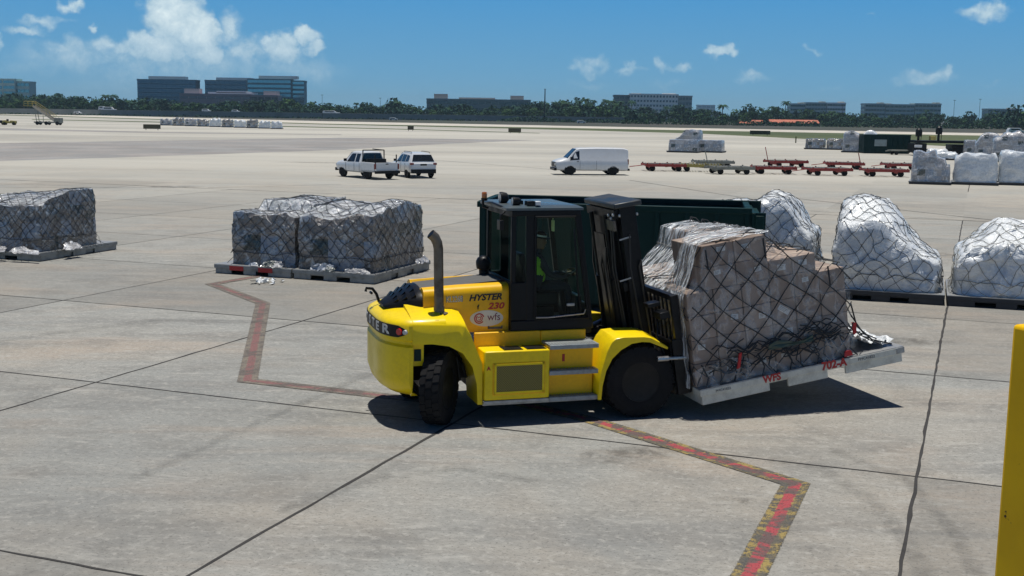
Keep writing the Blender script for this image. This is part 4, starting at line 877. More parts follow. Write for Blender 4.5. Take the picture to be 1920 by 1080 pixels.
# films
def foil(name, fn, nu, nv, mat, label, amp=.03, fr=5.):
    mb = MB()
    def g(u, v):
        p = Vector(fn(u, v)); return p + noise.noise_vector(p*fr)*amp + noise.noise_vector(p*fr*2.6)*amp*.5
    mb.grid(g, nu, nv); o = mb.build(name, MAT[mat], None, smooth=50); o.matrix_world = PT; tag(o, label, 'plastic film'); return o
pr2 = [(-.10, .02), (-.09, .7), (-.07, 1.40), (-.02, 1.50), (.12, 1.80), (.25, 2.12), (.5, 2.15), (.9, 2.14), (1.39, 2.13), (1.44, 1.9), (1.50, 1.78)]
def foil_top(u, v):
    t = u*(len(pr2)-1); i = min(len(pr2)-2, int(t)); f = t-i; x = pr2[i][0]*(1-f)+pr2[i+1][0]*f; z = pr2[i][1]*(1-f)+pr2[i+1][1]*f
    yy = Y0 - .02 + v*(YE-Y0+.04); q = sk_(yy)
    if t >= 2: x = x + q*max(0, 1-max(0, (x-.25))/1.1) if t >= 4 else x + q*(t-2)/2*.9; z -= .08*smooth01((yy-Y0-1.0)/1.5)*(t > 4); x += .14*smooth01((yy-Y0-.7)/.8)*(t < 4)
    return (x, Y0 - .02 + v*(YE-Y0+.04), z)
MAT['thin_film'] = clear_film("thin_clear_film", .13, (1.2, 1.2, .7))
foil('plastic_film', foil_top, 70, 60, 'clear_film', 'crinkled clear film over the top boxes and sloping rear end of the forklift load', .022)
foil('plastic_film', lambda u, v: (-.05 + u*2.72, Y0 - .055 - .05*(1-v)**2, .02 + v*(.26 + .10*sin(u*9))), 80, 16, 'thin_film', 'loose clear film bunched along the bottom of the forklift load', .04)
foil('plastic_film', lambda u, v: (-.02 + u*2.66, Y0 - .026, .42 + v*(Hs(-.02+u*2.66)-.44)), 60, 40, 'thin_film', 'thin clear film stretched over the near face of the forklift load', .012)
foil('plastic_film', lambda u, v: (XE + .05 + u*.66, Y0 + .05 + v*2.3, .05 + .20*max(0, 1-u*1.1)**2 + .06*abs(sin(u*14+v*9))), 30, 50, 'film_white', 'crumpled pale plastic sheeting on the bare outer end of the forklift pallet', .05)
for pl_, ya_, lab_ in (([(XE+.03, .50), (XE+.10, .48), (XE+.09, .32), (XE+.04, .30)], Y0+.02, 'red strap tag hanging at the outer end corner of the forklift load'), ([(2.44, .11), (2.54, .11), (2.57, .03), (2.42, .02)], Y0-.10, 'red strap tag lying low by the 702-A lettering'), ([(.70, .42), (.745, .43), (.69, .20), (.64, .19)], Y0-.09, 'red strap tag low on the near face of the forklift load, left')):
    mb = MB(); mb.prism(pl_, ya_, ya_+.03); rg = mb.build('strap_tag', MAT['orange_cloth'], None, bevel=.005); rg.matrix_world = PT; tag(rg, lab_, 'strap tag', 'red strap tags on the forklift net')

mb = MB(); mb.grid(lambda u, v: (1.18 + u*.75, Y0 - .085 + .02*noise.noise((u*5, v*5, 0)), .37 + v*.12*(.7+.3*sin(u*7))), 20, 8)
gs = mb.build('dark_sheet', paint('green_sheet', (.03, .06, .045), .4, wear=.2), None, smooth=50); gs.matrix_world = PT; tag(gs, 'dark green plastic strip caught under the net low on the forklift load', 'sheet')
# -- standing pallets
RA = R(-21)
A0 = Vector((-8.08, 32.21, .25)); ux = Vector((cos(RA), sin(RA), 0)); uy = Vector((-sin(RA), cos(RA), 0))
def TM(p, rz=RA): return Matrix.Translation(p) @ Matrix.Rotation(rz, 4, 'Z')
GP = 'netted air cargo pallets standing on the apron'
p1 = pallet(TM(A0 + ux*.02), 2.40, 3.4, MAT['grey_base'], 'grey pallet with red painted edge marks under the left load of the joined pair', group=GP)
p2 = pallet(TM(A0 + ux*2.46), 2.42, 3.4, MAT['grey_base'], 'grey pallet under the right load of the joined pair behind the exhaust pipe', group=GP)
for x in (.55, 1.45):
    mb = MB(); mb.box((x-.06, -.004, -.14), (x+.38, .0, -.02)); mb.build('red_mark', MAT['red_ink'], p1)
def st_(u, e, w=.04): return smooth01((u-e)/w+.5)
def H1(u, v): return 1.40 + .30*st_(v, .35, .05)*st_(u, .12, .1) + .06*sin(u*9+v*4)*.5 - .08*st_(u, .9, .1)*(1-v)
def H2(u, v): return 1.38 + .22*st_(v, .22, .10) + .06*sin(v*12) + .12*st_(u, .72, .2)*(1-.3*v) + .04*sin(u*11)
cargo(TM(A0 + ux*.42 + uy*.25), 1.98, 2.9, H1, MAT['film_box'], 'film wrapped boxes under a net, left load of the joined pair, higher at the back', bul=.015, amp=.035, fr=2.2, net=.25, rad=.0068, skirt=.22, seed=1, group=GP, topmat='film_painted_lit', round_=.03, rc=.02, res=.055, loose=6)
cargo(TM(A0 + ux*2.50 + uy*.20), 2.25, 3.0, H2, MAT['film_box'], 'film wrapped boxes under a net, right load of the joined pair beside the exhaust pipe', bul=.015, amp=.035, fr=2.0, net=.25, rad=.0068, skirt=.16, seed=2, group=GP, topmat='film_painted_lit', round_=.03, rc=.02, res=.055, loose=6)
L0 = gp(75, 491) + Vector((0, 0, .25)); RL = R(-19)
uxl = Vector((cos(RL), sin(RL), 0)); uyl = Vector((-sin(RL), cos(RL), 0))
pallet(TM(L0 - uxl*2.75, RL), 2.75, 3.5, MAT['grey_base'], 'grey pallet cut by the left edge of the picture', group=GP)
cargo(TM(L0 - uxl*2.65 + uyl*.10, RL), 2.5, 2.65, lambda u, v: 1.30 + .22*st_(v, .40, .5) + .15*st_(u, .72, .1)*st_(v, .15, .1) - .03*sin(u*12), MAT['film_box'], 'dark netted load of wrapped boxes at the left edge of the picture', bul=.015, amp=.03, fr=2.2, net=.20, rad=.0068, skirt=.45, seed=3, group=GP, topmat='film_painted_lit', round_=.03, rc=.02, res=.055, loose=6)
mb = MB()
for k in range(26):
    x, y = rng.uniform(-.3, .3), rng.uniform(-.3, .3); s_ = rng.uniform(.05, .14); vs = [(x + rng.uniform(-s_, s_), y + rng.uniform(-s_, s_), rng.uniform(.0, .10)) for _ in range(4)]; mb.add(vs, [(0, 1, 2), (0, 2, 3), (0, 3, 1)])
o = mb.build('plastic_scrap', MAT['film_white'], None, smooth=0); o.location = gp(500, 531); o.location.z = .02; tag(o, 'crumpled scrap of pale plastic film lying in front of the joined pallet pair', 'litter')
# white blobs on the long dark base, right
B0 = Vector((7.75, 29.22, .25)); 
RB_ = R(-19); ub = Vector((cos(RB_), sin(RB_), 0)); vb = Vector((-sin(RB_), cos(RB_), 0))
pallet(TM(B0, RB_), 2.72, 3.1, MAT['dark_base'], 'black pallet base under the tall white bulging load', group=GP, th=.25)
pallet(TM(B0 + ub*2.76, RB_), 2.9, 3.1, MAT['dark_base'], 'black pallet base under the low white load cut by the right edge of the picture', group=GP, th=.25)
def HB1(u, v):
    pk = 1.60 + .50*st_(v, .40, .45) ; s_ = pk - (pk-.90)*smooth01((u-.34)/.62); s_ -= .10*smooth01((.08-u)/.1)
    return s_ + .08*noise.noise((u*3, v*3, 3)) - .12*smooth01((u-.90)/.1)
cargo(TM(B0 + ub*.10 + vb*.15, RB_), 2.45, 2.7, HB1, MAT['film_white'], 'tall white sheeted load under a dark net, sloping down to its right', bul=.03, taper=.0, amp=.10, fr=1.6, net=.28, rad=.0068, skirt=.12, seed=4, group=GP, round_=.15)
def HB2(u, v): return 1.26 + .34*smooth01(u/.35)*st_(v, .3, .6) - .2*smooth01((.08-u)/.1) + .15*noise.noise((u*3, v*3, 8))
cargo(TM(B0 + ub*2.92 + vb*.15, RB_), 2.7, 2.6, HB2, MAT['film_white'], 'low white sheeted load sagging over grey goods at the right edge of the picture', bul=.05, taper=.06, amp=.12, fr=1.5, net=.32, rope='tan_rope', skirt=.10, seed=5, group=GP, round_=.15, rad=.007)
# load behind the container
C0 = Vector((4.95, 31.55, .25))
pallet(TM(C0 - ub*.1, RB_), 3.1, 3.0, MAT['grey_base'], 'grey pallet half hidden behind the green skip', group=GP)
cargo(TM(C0, RB_), 2.9, 2.6, lambda u, v: 1.80 + .24*smooth01((u-.35)/.2)*(1-smooth01((u-.62)/.4)) - .55*smooth01((u-.72)/.3) + .05*sin(v*8), MAT['film_white'], 'white sheeted load with net showing behind the end of the green skip', bul=.05, taper=.05, amp=.09, fr=1.6, net=.27, rad=.0068, skirt=.1, seed=6, group=GP, round_=.15)
# -- skip container behind the forklift
DA = atan2(-.95, 6.05); D0 = Vector((-.76, 27.15, 0))
dk = empty('skip_container', D0, DA, 'long dark green open top steel skip behind the forklift', 'skip'); DL, DW, DH = 6.35, 2.45, 2.42; G = MAT['green_dump']
mb = MB(); t_ = .06
mb.box((0, 0, .18), (DL, t_, DH-.10)); mb.box((0, DW-t_, .18), (DL, DW, DH-.10)); mb.box((0, t_, .18), (t_, DW-t_, DH-.10)); mb.box((t_, t_, .18), (DL-t_, DW-t_, .26))
mb.build('hull', G, dk, bevel=.004)
mb = MB(); mb.box((-.05, -.06, DH-.13), (DL-.30, .08, DH)); mb.box((-.05, DW-.08, DH-.13), (DL+.0, DW+.06, DH)); mb.box((-.06, .08, DH-.13), (.08, DW-.08, DH)); mb.box((DL-.44, .08, DH-.13), (DL-.30, DW-.08, DH-.02)); mb.build('top_rail', G, dk, bevel=.015)
for k in range(10): 
    x = .05 + k*(DL-.5)/9; mb = MB(); mb.box((x, -.055, .2), (x+.09, 0, DH-.13)); mb.box((x, DW, .2), (x+.09, DW+.055, DH-.13)); mb.build('rib', G, dk, bevel=.006)
mb = MB(); mb.box((DL-.30, -.05, .15), (DL-.22, DW+.05, DH-.10)); mb.box((DL-.22, -.08, .10), (DL-.04, .14, DH-.16)); mb.box((DL-.22, DW-.14, .10), (DL-.04, DW+.08, DH+.0)); mb.box((DL-.20, .14, DH-.35), (DL-.10, DW-.14, DH-.16))
for z in (.5, 1.1, 1.7): mb.box((DL-.22, .14, z), (DL-.14, DW-.14, z+.12))
mb.build('tail_gate', G, dk, bevel=.01)
for x in (.3, DL-.6):
    for y in (.2, DW-.2): mb = MB(); mb.cyl((x, y-.08, .10), (x, y+.08, .10), .10, n=14); mb.build('roller', MAT['black_metal'], dk)
mb = MB(); mb.box((-.03, .3, .10), (DL-.3, .42, .20)); mb.box((-.03, DW-.42, .10), (DL-.3, DW-.3, .20)); mb.build('skid_rail', G, dk)
# ---------------------------------------------------------------- driver
def skin(name, joints, edges, mat, parent=None, T=None, sub=2, M_=None):
    me = bpy.data.meshes.new(name); me.from_pydata([j[0] for j in joints], edges, []); o = bpy.data.objects.new(name, me); sc.collection.objects.link(o)
    sm = o.modifiers.new('skin', 'SKIN'); sm.use_smooth_shade = True; s_ = o.modifiers.new('sub', 'SUBSURF'); s_.levels = sub; s_.render_levels = sub
    for i, j in enumerate(joints): me.skin_vertices[0].data[i].radius = (j[1], j[2] if len(j) > 2 else j[1]); me.skin_vertices[0].data[i].use_root = (i == 0)
    ev = o.evaluated_get(bpy.context.evaluated_depsgraph_get()); m2 = bpy.data.meshes.new_from_object(ev); bpy.data.objects.remove(o)
    m2.materials.clear(); m2.materials.append(mat); m2.polygons.foreach_set('use_smooth', [True]*len(m2.polygons)); m2.name = name
    o = bpy.data.objects.new(name, m2); sc.collection.objects.link(o); o.parent = parent; return o
DT = FM @ Matrix.Translation((-1.24, 0, 1.72))
skinm = paint('skin', (.20, .105, .065), .55, wear=.1, dirt=(.15, .08, .05)); trou = paint('navy_cloth', (.02, .025, .04), .8, wear=.2); vis = paint('hi_vis_cloth', (.45, .85, .05), .7, wear=.1, dirt=(.35, .6, .05))
J = [((0, 0, .10), .15, .13), ((-.02, 0, .30), .14, .12), ((-.01, 0, .47), .17, .12), ((.01, 0, .58), .075, .06), ((.02, 0, .64), .055), ((.02, 0, .68), .07)]
E_ = [(0, 1), (1, 2), (2, 3), (3, 4), (4, 5)]
for sg in (-1, 1):
    b = len(J); J += [((0, sg*.19, .52), .065), ((.10, sg*.26, .30), .05), ((.32, sg*.20, .24), .036), ((.44, sg*.15, .27), .030), ((.50, sg*.14, .275), .034)]
    E_ += [(2, b), (b, b+1), (b+1, b+2), (b+2, b+3), (b+3, b+4)]
    b = len(J); J += [((.02, sg*.10, .08), .10), ((.44, sg*.13, .10), .075), ((.50, sg*.13, -.30), .052), ((.60, sg*.13, -.37), .04)]
    E_ += [(0, b), (b, b+1), (b+1, b+2), (b+2, b+3)]
person = skin('person', J, E_, trou, None); person.matrix_world = DT; tag(person, 'driver in a hi-vis yellow vest and cap seated in the forklift cab', 'person')
vest = skin('vest', [((0, 0, .12), .165, .15), ((-.02, 0, .30), .155, .14), ((-.01, 0, .46), .185, .14), ((.0, 0, .54), .13, .10), ((0, -.17, .50), .08), ((0, .17, .50), .08), ((.02, -.22, .44), .068), ((.02, .22, .44), .068)], [(0, 1), (1, 2), (2, 3), (2, 4), (2, 5), (4, 6), (5, 7)], vis, person)
mb = MB()
hp_ = [(0, -.135), (.045, -.13), (.062, -.10), (.070, -.06), (.078, -.01), (.082, .04), (.078, .085), (.055, .12), (0, .135)]
def headp(u, v):
    t = v*(len(hp_)-1); i = min(len(hp_)-2, int(t)); f = t-i; r_ = hp_[i][0]*(1-f)+hp_[i+1][0]*f; z = hp_[i][1]*(1-f)+hp_[i+1][1]*f; a = 2*pi*u
    x = r_*1.18*cos(a); y = r_*sin(a)
    if cos(a) > .8 and -.05 < z < .02: x += .022*(cos(a)-.8)*5*(1-abs(z+.02)/.04)
    if cos(a) > .5 and z < -.09: x += .012
    if .5 < cos(a) < .93 and .0 < z < .035: x -= .008
    return (x, y, z)
mb.grid(headp, 28, 20, wrap=True)
for sg in (-1, 1): mb.lathe([(.03, 0), (.026, .01), (.0, .012)], (0, sg*.082, -.01), 'y', 10)
hd_ = mb.build('head', skinm, person, smooth=60); hd_.location = (.035, 0, .79); hd_.rotation_euler = (0, R(8), R(-12))
mb = MB()
for sg in (-1, 1): mb.lathe([(.011, 0), (.008, .006), (0, .008)], (.086, sg*.030, .012), 'x', 10)
mb.build('eye', MAT['sticker'], hd_); mb = MB(); mb.tube([(.088, -.025, -.072), (.096, 0, -.075), (.088, .025, -.072)], .006); mb.build('mouth', paint('lips', (.18, .06, .05), .5), hd_)
mb = MB(); mb.lathe([(.092, .035), (.094, .06), (.085, .11), (.05, .14), (0, .148)], (0, 0, 0), n=20); mb.prism([(.05, -.07), (.13, -.06), (.165, 0), (.13, .06), (.05, .07)], .045, .055, ax='z'); mb.build('cap', B, hd_, smooth=40)
mb = MB(); mb.lathe([(.091, .06), (.0955, .062), (.0955, .085), (.088, .087)], (0, 0, 0), n=20); mb.build('cap_band', MAT['sticker'], hd_)
for sg in (-1, 1):
    c = Vector((.50, sg*.14, .275)); Jh = [(c, .030, .020), (c+Vector((.04, -sg*.01, .01)), .032, .016)]; Eh = [(0, 1)]
    for k, ln in enumerate((.055, .066, .070, .062)):
        b = len(Jh); o_ = Vector((0, (k-1.5)*.017, 0)); p0_ = c + Vector((.055, -sg*.01, .01)) + o_
        Jh += [(p0_, .009), (p0_ + Vector((ln*.5, 0, .012)), .008), (p0_ + Vector((ln*.7, 0, -.018)), .0075), (p0_ + Vector((ln*.45, 0, -.038)), .007)]; Eh += [(1, b), (b, b+1), (b+1, b+2), (b+2, b+3)]
    b = len(Jh); Jh += [(c + Vector((.015, -sg*.035, .005)), .011), (c + Vector((.05, -sg*.05, -.005)), .009), (c + Vector((.075, -sg*.045, -.015)), .008)]; Eh += [(0, b), (b, b+1), (b+1, b+2)]
    skin('hand', Jh, Eh, skinm, person, sub=1)
# ---------------------------------------------------------------- yellow post at the right edge
pp = Vector((2.37, 5.25, 0)); po = empty('guard_post', pp, R(24), 'chipped yellow steel post cut by the right edge of the picture', 'post')
py_ = paint('post_yellow', (.62, .40, .010), .42, wear=.35, dirt=(.40, .26, .02), scale=3, coat=.2); sy = NT('chipped_post_yellow')
n = sy.noise(11, 5, .6); n2 = sy.noise(2.2, 4); MAT['post'] = sy.done(sy.mix(sy.ramp(n, .67, .70), sy.mix(sy.ramp(n2, .35, .7), (.92, .54, .003), (.78, .44, .004)), (.07, .03, .015)), .5, Specular_IOR_Level=.2)
mb = MB(); prof_ = [(-.10+.02*(i % 2), 0) for i in range(0)]
mb.box((-.10, -.10, .012), (.10, .10, 3.50)); mb.build('column', MAT['post'], po, bevel=.02, seg=3)
mb = MB(); mb.box((-.18, -.18, 0), (.18, .18, .014)); mb.build('base_plate', MAT['post'], po)
mb = MB(); mb.lathe([(.035, -.1), (.035, -.115), (.02, -.13), (0, -.132)], (.0, 0, 3.05), 'y', 12); mb.build('bolt', MAT['post'], po)
# ---------------------------------------------------------------- vehicles
def car_section(zb, zbelt, zt, w_, wt):
    h = [(0, zb), (w_*.80, zb), (w_*.97, zb+.10), (w_, zb+.28), (w_*1.0, zbelt-.10), (w_*.965, zbelt), (wt, zt-.07), (wt*.88, zt-.01), (0, zt)]
    return h + [(-a, b) for a, b in h[-2:0:-1]]
def car_body(name, st, mat, parent):
    mb = MB(); mb.loft([[(x, a, b) for a, b in car_section(*p)] for x, *p in st]); return mb.build(name, mat, parent, smooth=32)
def interp(st, x):
    st = sorted(st); 
    for A, B_ in zip(st, st[1:]):
        if A[0] <= x <= B_[0]:
            f = (x-A[0])/(B_[0]-A[0]+1e-9); return [a+(b-a)*f for a, b in zip(A, B_)]
    return st[-1]
def side_pt(st, x, t, sg, out=.012):
    "point on the flank between belt (t=0) and roof edge (t=1)"
    _, zb, zbelt, zt, w_, wt = interp(st, x); a0, z0 = w_*.965, zbelt; a1, z1 = wt, zt-.07
    return Vector((x, sg*(a0+(a1-a0)*t+out), z0+(z1-z0)*t))
def side_glass(name, st, poly, mat, parent):
    for sg in (-1, 1):
        mb = MB(); ps = [side_pt(st, x, t, sg) for x, t in poly]; ps2 = [side_pt(st, x, t, sg, -.01) for x, t in poly]; n = len(ps)
        mb.add(ps + ps2, [tuple(range(n)), tuple(range(2*n-1, n-1, -1))] + [(i, (i+1) % n, (i+1) % n+n, i+n) for i in range(n)]); mb.build(name, mat, parent, smooth=0)
def end_glass(name, xa, za, wa, xb, zb_, wb, mat, parent, out):
    mb = MB(); v = [(xa, -wa, za), (xa, wa, za), (xb, wb, zb_), (xb, -wb, zb_)]; v = [(x+out[0], y, z+out[1]) for x, y, z in v]; v2 = [(x-out[0]*2, y, z-out[1]*2) for x, y, z in v]
    mb.add(v+v2, [(0, 1, 2, 3), (7, 6, 5, 4), (0, 4, 5, 1), (1, 5, 6, 2), (2, 6, 7, 3), (3, 7, 4, 0)]); return mb.build(name, mat, parent, smooth=0)
def car_wheel(x, y, r, parent, wd=.22):
    sg = 1 if y > 0 else -1; mb = MB(); mb.lathe([(r*.6, -wd/2), (r*.9, -wd/2), (r, -wd*.35), (r, wd*.35), (r*.9, wd/2), (r*.6, wd/2)], (x, y, r), 'y', 22)
    w_ = mb.build('wheel', MAT['rubber'], parent, smooth=35); mb = MB(); mb.lathe([(r*.62, sg*wd*.4), (r*.58, sg*wd*.5), (r*.5, sg*wd*.3), (r*.2, sg*wd*.32), (r*.15, sg*wd*.45), (0, sg*wd*.46)], (x, y, r), 'y', 16); mb.build('rim', MAT['alu'], w_, smooth=35)
    mb = MB(); a_ = [(x + (r+.07)*cos(t*pi/14), r + (r+.07)*sin(t*pi/14)*.98) for t in range(-2, 17)]; mb.prism(a_, y + sg*.03 - .02, y + sg*(wd/2-.012)); mb.build('wheel_arch', MAT['black'], parent, smooth=0)
WP, GD, BK = MAT['white_paint'], MAT['glass_dark'], MAT['black']
def van():
    o = empty('cargo_van', (0, 0, 0), 0, 'plain white cargo van parked side on near the luggage dollies', 'van')
    st = [(2.86, .42, .95, 1.02, .80, .70), (2.80, .36, 1.00, 1.08, .93, .80), (2.35, .34, 1.08, 1.22, .98, .86), (1.90, .34, 1.12, 1.32, 1.0, .86), (1.50, .34, 1.14, 1.78, 1.0, .80), (1.22, .34, 1.15, 2.02, 1.0, .80), (.95, .34, 1.15, 2.08, 1.0, .80), (-.5, .34, 1.15, 2.12, 1.0, .82), (-2.5, .34, 1.15, 2.10, 1.0, .82), (-2.82, .36, 1.15, 2.02, .98, .80), (-2.88, .44, 1.10, 1.90, .94, .76)]
    car_body('body', st, WP, o); side_glass('side_window', st, [(1.76, .04), (1.00, .04), (1.00, .84), (1.30, .86), (1.50, .70)], GD, o)
    end_glass('windscreen', 1.93, 1.30, .80, 1.24, 1.99, .72, GD, o, (.03, .03)); end_glass('rear_window', -2.885, 1.25, .70, -2.86, 1.85, .66, GD, o, (-.02, 0))
    mb = MB(); mb.box((2.80, -.86, .62), (2.90, .86, .98)); mb.build('grille', BK, o, bevel=.02); mb = MB(); mb.box((2.78, -.97, .34), (2.98, .97, .56)); mb.build('bumper', BK, o, bevel=.03); mb = MB(); mb.box((-3.0, -.95, .36), (-2.84, .95, .52)); mb.build('bumper', BK, o, bevel=.02)
    for y in (-1, 1):
        mb = MB(); mb.box((2.76, y*.80-.13, .72), (2.915, y*.80+.13, .92)); mb.build('headlight', MAT['clear_lens'], o, bevel=.02); mb = MB(); mb.box((-2.90, y*.92-.05, .85), (-2.80, y*.92+.055, 1.25)); mb.build('tail_light', MAT['tail'], o, bevel=.01)
        mb = MB(); mb.box((1.62, y*1.0, 1.16), (1.74, y*1.22, 1.40)); mb.build('mirror', BK, o, bevel=.02)
        for x in (.95, -.35): mb = MB(); mb.box((x, y*1.003-.004, .45), (x+.015, y*1.003+.004, 1.12)); mb.build('door_seam', BK, o)
        mb = MB(); mb.box((1.05, y*1.003-.02, 1.02), (1.22, y*1.003+.02, 1.06)); mb.build('handle', BK, o)
    for x in (1.72, -1.68):
        for y in (-.88, .88): car_wheel(x, y, .38, o, .24)
    return o
v = van(); pv = gp(1099, 328.5); v.scale = (.94, .94, .94); v.location = (pv.x + .3, pv.y + 1.0, 0); v.rotation_euler = (0, 0, R(180+8))
def pickup():
    o = empty('pickup_truck', (0, 0, 0), 0, 'white extended cab pickup truck with ladder rack posts, seen from its rear corner', 'pickup truck')
    st = [(2.62, .50, .80, .95, .72, .66), (2.52, .42, .92, 1.03, .86, .76), (1.9, .38, 1.0, 1.12, .92, .82), (1.30, .38, 1.04, 1.17, .93, .82), (.70, .38, 1.06, 1.70, .93, .70), (.45, .38, 1.06, 1.76, .93, .69), (-.60, .38, 1.06, 1.76, .93, .69), (-.78, .38, 1.06, 1.70, .93, .69), (-.86, .38, 1.06, 1.10, .93, .88)]
    car_body('body', st, WP, o); side_glass('side_window', st, [(.98, .05), (.02, .05), (.02, .88), (.50, .88), (.62, .8)], GD, o); side_glass('side_window', st, [(-.10, .05), (-.60, .05), (-.58, .88), (-.10, .88)], GD, o)
    end_glass('windscreen', 1.28, 1.18, .76, .72, 1.66, .66, GD, o, (.03, .03)); end_glass('rear_window', -.85, 1.14, .74, -.79, 1.64, .62, GD, o, (-.02, .01))
    mb = MB(); w_ = .93
    for y in (-1, 1): mb.box((-2.60, y*w_ - .07*(y > 0), .48), (-.86, y*w_ + .07*(y < 0), 1.10))
    mb.box((-2.60, -w_, .48), (-.86, w_, .62)); mb.build('load_bed', WP, o, bevel=.03); mb = MB(); mb.box((-2.66, -.80, .60), (-2.60, .80, 1.10)); tg_ = mb.build('tailgate', WP, o, bevel=.015)
    mb = MB(); mb.box((-2.675, -.10, .98), (-2.655, .10, 1.04)); mb.build('handle', BK, tg_); mb = MB(); mb.box((-2.80, -.92, .40), (-2.64, .92, .58)); mb.build('bumper', BK, o, bevel=.02); mb = MB(); mb.box((2.50, -.88, .40), (2.70, .88, .60)); mb.build('bumper', BK, o, bevel=.03)
    mb = MB(); mb.box((2.50, -.5, .62), (2.66, .5, .86)); mb.build('grille', BK, o, bevel=.02)
    for y in (-1, 1):
        mb = MB(); mb.box((-2.67, y*.87-.06, .68), (-2.58, y*.87+.065, 1.02)); mb.build('tail_light', MAT['tail'], o, bevel=.01); mb = MB(); mb.box((2.44, y*.72-.12, .72), (2.64, y*.72+.12, .88)); mb.build('headlight', MAT['clear_lens'], o, bevel=.02)
        mb = MB(); mb.box((.92, y*.94, 1.08), (1.04, y*1.14, 1.26)); mb.build('mirror', BK, o, bevel=.02)
    for y in (.8, -.8): mb = MB(); mb.tube([(-2.5, y, 1.08), (-2.5, y, 1.62)], .04, 6); mb.build('rack_post', BK, o)
    mb = MB()
    for x, y in ((-.95, .80), (-.95, -.80)): mb.tube([(x, y, 1.08), (x, y, 1.86)], .04, 6)
    mb.tube([(-.95, -.8, 1.86), (-.95, .8, 1.86)], .035, 6); mb.tube([(-.95, -.8, 1.86), (.2, -.6, 1.9)], .025, 6); mb.build('ladder_rack', BK, o); mb = MB(); mb.box((-1.4, -.7, .62), (-1.0, .7, 1.30)); mb.build('tool_box', BK, o)
    for x in (1.12, .0, -.68):
        for y in (-1, 1): mb = MB(); mb.box((x-.01, y*.934-.004, .46), (x+.012, y*.934+.004, 1.02)); mb.build('door_seam', BK, o)
    for x in (1.65, -1.60):
        for y in (-.80, .80): car_wheel(x, y, .37, o, .24)
    return o
pk = pickup(); rl = gp(690, 336); hd1 = R(127); hv = Vector((cos(hd1), sin(hd1), 0)); hl = Vector((-sin(hd1), cos(hd1), 0)); pk.rotation_euler = (0, 0, hd1); pk.location = rl + hv*1.60 - hl*.80; pk.location.z = 0
def suv(lab='white sport utility vehicle parked behind the pickup truck, tail towards the camera'):
    o = empty('utility_vehicle', (0, 0, 0), 0, lab, 'car')
    st = [(2.30, .45, .75, .90, .72, .66), (2.22, .36, .90, .98, .88, .78), (1.6, .32, .98, 1.10, .93, .82), (1.10, .32, 1.02, 1.18, .94, .80), (.45, .32, 1.03, 1.62, .94, .70), (.1, .32, 1.03, 1.70, .94, .68), (-1.4, .32, 1.05, 1.68, .94, .68), (-1.95, .34, 1.06, 1.60, .93, .66), (-2.22, .38, 1.05, 1.12, .91, .84), (-2.32, .46, .85, .98, .84, .78)]
    car_body('body', st, WP, o); side_glass('side_window', st, [(.85, .06), (-.10, .06), (-.10, .86), (.22, .86), (.45, .76)], GD, o); side_glass('side_window', st, [(-.2, .06), (-1.0, .06), (-1.0, .86), (-.2, .86)], GD, o); side_glass('side_window', st, [(-1.1, .06), (-1.75, .12), (-1.6, .84), (-1.1, .86)], GD, o)
    end_glass('windscreen', 1.08, 1.18, .74, .45, 1.60, .64, GD, o, (.03, .03)); end_glass('rear_window', -2.20, 1.14, .76, -1.98, 1.55, .62, GD, o, (-.03, .02))
    mb = MB(); mb.box((-2.40, -.86, .34), (-2.24, .86, .62)); mb.build('bumper', BK, o, bevel=.03); mb = MB(); mb.box((2.2, -.85, .34), (2.36, .85, .55)); mb.build('bumper', BK, o, bevel=.03); mb = MB(); mb.box((-2.345, -.22, .86), (-2.32, .22, .97)); mb.build('number_plate', BK, o)
    for y in (-1, 1):
        mb = MB(); mb.box((-2.33, y*.80-.13, .90), (-2.14, y*.80+.125, 1.04)); mb.build('tail_light', MAT['tail'], o, bevel=.02); mb = MB(); mb.box((2.1, y*.74-.1, .74), (2.28, y*.74+.1, .86)); mb.build('headlight', MAT['clear_lens'], o, bevel=.02); mb = MB(); mb.box((.84, y*.94, 1.04), (.94, y*1.12, 1.2)); mb.build('mirror', BK, o, bevel=.02)
        mb = MB(); mb.tube([(.1, y*.62, 1.71), (.0, y*.62, 1.75), (-1.6, y*.62, 1.73), (-1.7, y*.62, 1.67)], .02, 6); mb.build('roof_rail', BK, o)
    for x in (.98, -.15, -1.12):
        for y in (-1, 1): mb = MB(); mb.box((x-.01, y*.944-.004, .42), (x+.012, y*.944+.004, .98)); mb.build('door_seam', BK, o)
    for x in (1.40, -1.35):
        for y in (-.82, .82): car_wheel(x, y, .35, o, .22)
    return o
sv = suv(); rl = gp(764, 333.5); hd2 = R(112); hv = Vector((cos(hd2), sin(hd2), 0)); hl = Vector((-sin(hd2), cos(hd2), 0)); sv.rotation_euler = (0, 0, hd2); sv.location = rl + hv*1.35 - hl*.82; sv.location.z = 0
